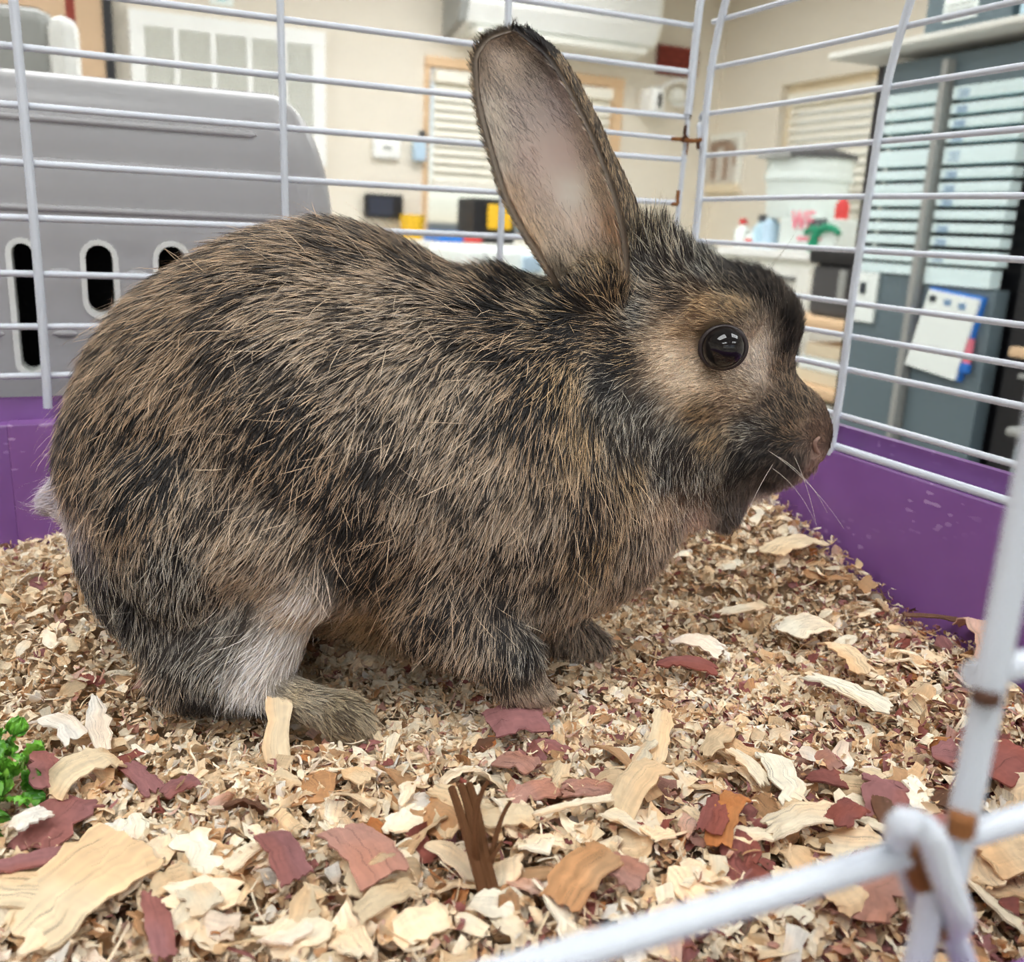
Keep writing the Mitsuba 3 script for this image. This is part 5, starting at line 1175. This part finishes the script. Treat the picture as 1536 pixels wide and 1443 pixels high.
# stray guard hairs
k = r.random(len(P)) < .012
fv, ff, fcol = strands(P[k], N[k], D[k], Ln[k] * 1.45, lift[k] + .35, wid[k] * .5, mid[k], np.clip(c[k][:, 3:6] * 1.1, 0, 1), np.clip(c[k][:, 3:6] * 1.35, 0, 1), jit=.4)
FV.append(fv); FFc.append(ff + base); FC.append(fcol); base += len(fv)
# ears
for (V, Fc, par, inner, backc) in ear_data:
    fi = inner[Fc].min(1); en = np.array(trimesh.Trimesh(V, Fc, process=False).vertex_normals)
    for side, n in ((1, 17000), (0, 12000), (2, 3500)):
        sel = np.where((inner[Fc] == side).all(1))[0] if side < 2 else np.where((inner[Fc].min(1) != inner[Fc].max(1)) & (par[Fc, 0].max(1) < .93))[0]; i, bc = tri_sample(V, Fc[sel], n)
        tri = Fc[sel][i]; P = (V[tri] * bc[..., None]).sum(1); N = (en[tri] * bc[..., None]).sum(1); N /= np.linalg.norm(N, axis=1, keepdims=True) + 1e-9
        c = coat_of(P, TE); D = np.stack([c[:, 0], np.zeros(n), c[:, 1]], 1); D = D - N * (D * N).sum(1, keepdims=True); D /= np.linalg.norm(D, axis=1, keepdims=True) + 1e-6
        fr, vv = (par[tri, 0] * bc).sum(1), (par[tri, 1] * bc).sum(1)
        if side == 1:
            bare = np.clip(1 - ((fr - .5) / .26) ** 2 - ((vv - .15) / .5) ** 2, 0, 1)
            keep = r.random(n) > bare * 1.1
            light = r.random(n) < np.clip(c[:, 9] + .5 * (meshkit.noise(P * 300, 3) - .5), .05, 1)
            tip = np.where(light[:, None], c[:, 3:6], c[:, 6:9]) * r.normal(1, .13, (n, 1)); mid = .55 * tip + .4 * c[:, 3:6]; root = mid * .85; L_ = c[:, 2] * r.uniform(.6, 1.1, n)
            wd = np.full(n, .00020)
        else:
            keep = np.ones(n, bool); bcl = (backc[tri] * bc[..., None]).sum(1); light = r.random(n) < np.clip(.42 * (fr > .2) + .02 + .3 * (meshkit.noise(P * 200, 3) - .5), 0, 1)
            tip = np.where(light[:, None], lin((170, 146, 118)), bcl * .9) * r.normal(1, .15, (n, 1)); mid = tip * .7; root = bcl; L_ = r.uniform(.003, .0055, n) if side == 0 else r.uniform(.0018, .004, n); wd = np.full(n, .00030 if side == 0 else .00022)
        fv, ff, fcol = strands(P[keep], N[keep], D[keep], L_[keep], r.uniform(.10, .30, n)[keep], wd[keep], root[keep], mid[keep], tip[keep], jit=.18)
        FV.append(fv); FFc.append(ff + base); FC.append(fcol); base += len(fv)
put('fur', (toW(np.vstack(FV)), np.vstack(FFc)), 'coat', RAB, label='agouti fur of tan tipped dark hairs', kind='stuff', smooth=True, color=np.clip(np.vstack(FC), 0, 1))

# --- eyes: glossy dark ball, brown iris ring, dark lid rim
scene['eye_black'] = {'type': 'principled', 'base_color': rgb((.006, .005, .006)), 'roughness': .04, 'specular': .45}
mat('lid_dark', (44, 36, 36), .45, .4)
mat('nose_pink', (138, 110, 98), .5, .4)
for sgn in (1, -1):
    c = np.array([EYE[0], sgn * (EYE[1] - .0006), EYE[2]])
    m = trimesh.creation.icosphere(4, EYE_R); m.vertices = toW(m.vertices + c); m.invert()
    e = put('eye', m, 'eye_black', RAB, label='large glossy black eye' if sgn > 0 else None, smooth=True)
    ang = np.linspace(0, 2 * np.pi, 49)[:-1]
    pts = []
    for a in ang:
        rr_ = EYE_R * .985 * (1 + .03 * math.cos(2 * a))
        pts.append(c + [rr_ * math.cos(a), sgn * (EYE_R * .16 + .0004 * math.cos(a)), rr_ * .97 * math.sin(a)])
    pts.append(pts[0]); put('eyelid', tube(toW(np.array(pts)), .0010, 8, cap=False), 'lid_dark', e, smooth=True)
# nose tip and nostril edge
nn = [Lp(1229, 690, .004), Lp(1224, 676, .0085), Lp(1222, 664, .0105), Lp(1229, 656, .0095)]
for sgn in (1, -1):
    put('nostril_edge', tube(toW(spline([q * [1, sgn, 1] for q in nn], 12)), np.array([6, 9, 10, 11, 12, 12, 12, 11, 10, 9, 8, 6]) * 1e-4, 8), 'nose_pink', RAB, smooth=True)
# claws of the near hind foot and forepaw are buried; whiskers and brow hairs show
mat('whisker_pale', (214, 202, 192), .4, .4)
mat('whisker_dark', (96, 84, 72), .4, .4)
r = np.random.default_rng(4)
for k in range(10):
    a = Lp(1150 + r.uniform(-12, 45), 680 + r.uniform(-16, 24), .019 if k % 2 else -.016); s_ = 1 if k % 2 else -1
    ang = math.radians(r.uniform(195, 330)); L_ = r.uniform(.022, .05)
    d = np.array([math.cos(ang) * .6, s_ * r.uniform(.5, .9), math.sin(ang) * .6])
    put('whisker', tube(toW(spline([a, a + d * L_ * .5, a + d * L_ + [0, 0, -.006]], 8)), np.linspace(.00009, .00003, 8), 4), 'whisker_pale', RAB, smooth=True)
for (x0, y0, x1, y1, w) in ((1140, 425, 1200, 338, -.012), (1136, 420, 1178, 372, -.01), (1080, 728, 1092, 820, .02), (1100, 770, 1106, 850, .008)):
    a, b = Lp(x0, y0, w), Lp(x1, y1, w)
    put('whisker', tube(toW(spline([a, (a + b) / 2 + [.001, 0, .001], b], 8)), np.linspace(.00012, .00004, 8), 4), 'whisker_dark', RAB, smooth=True)
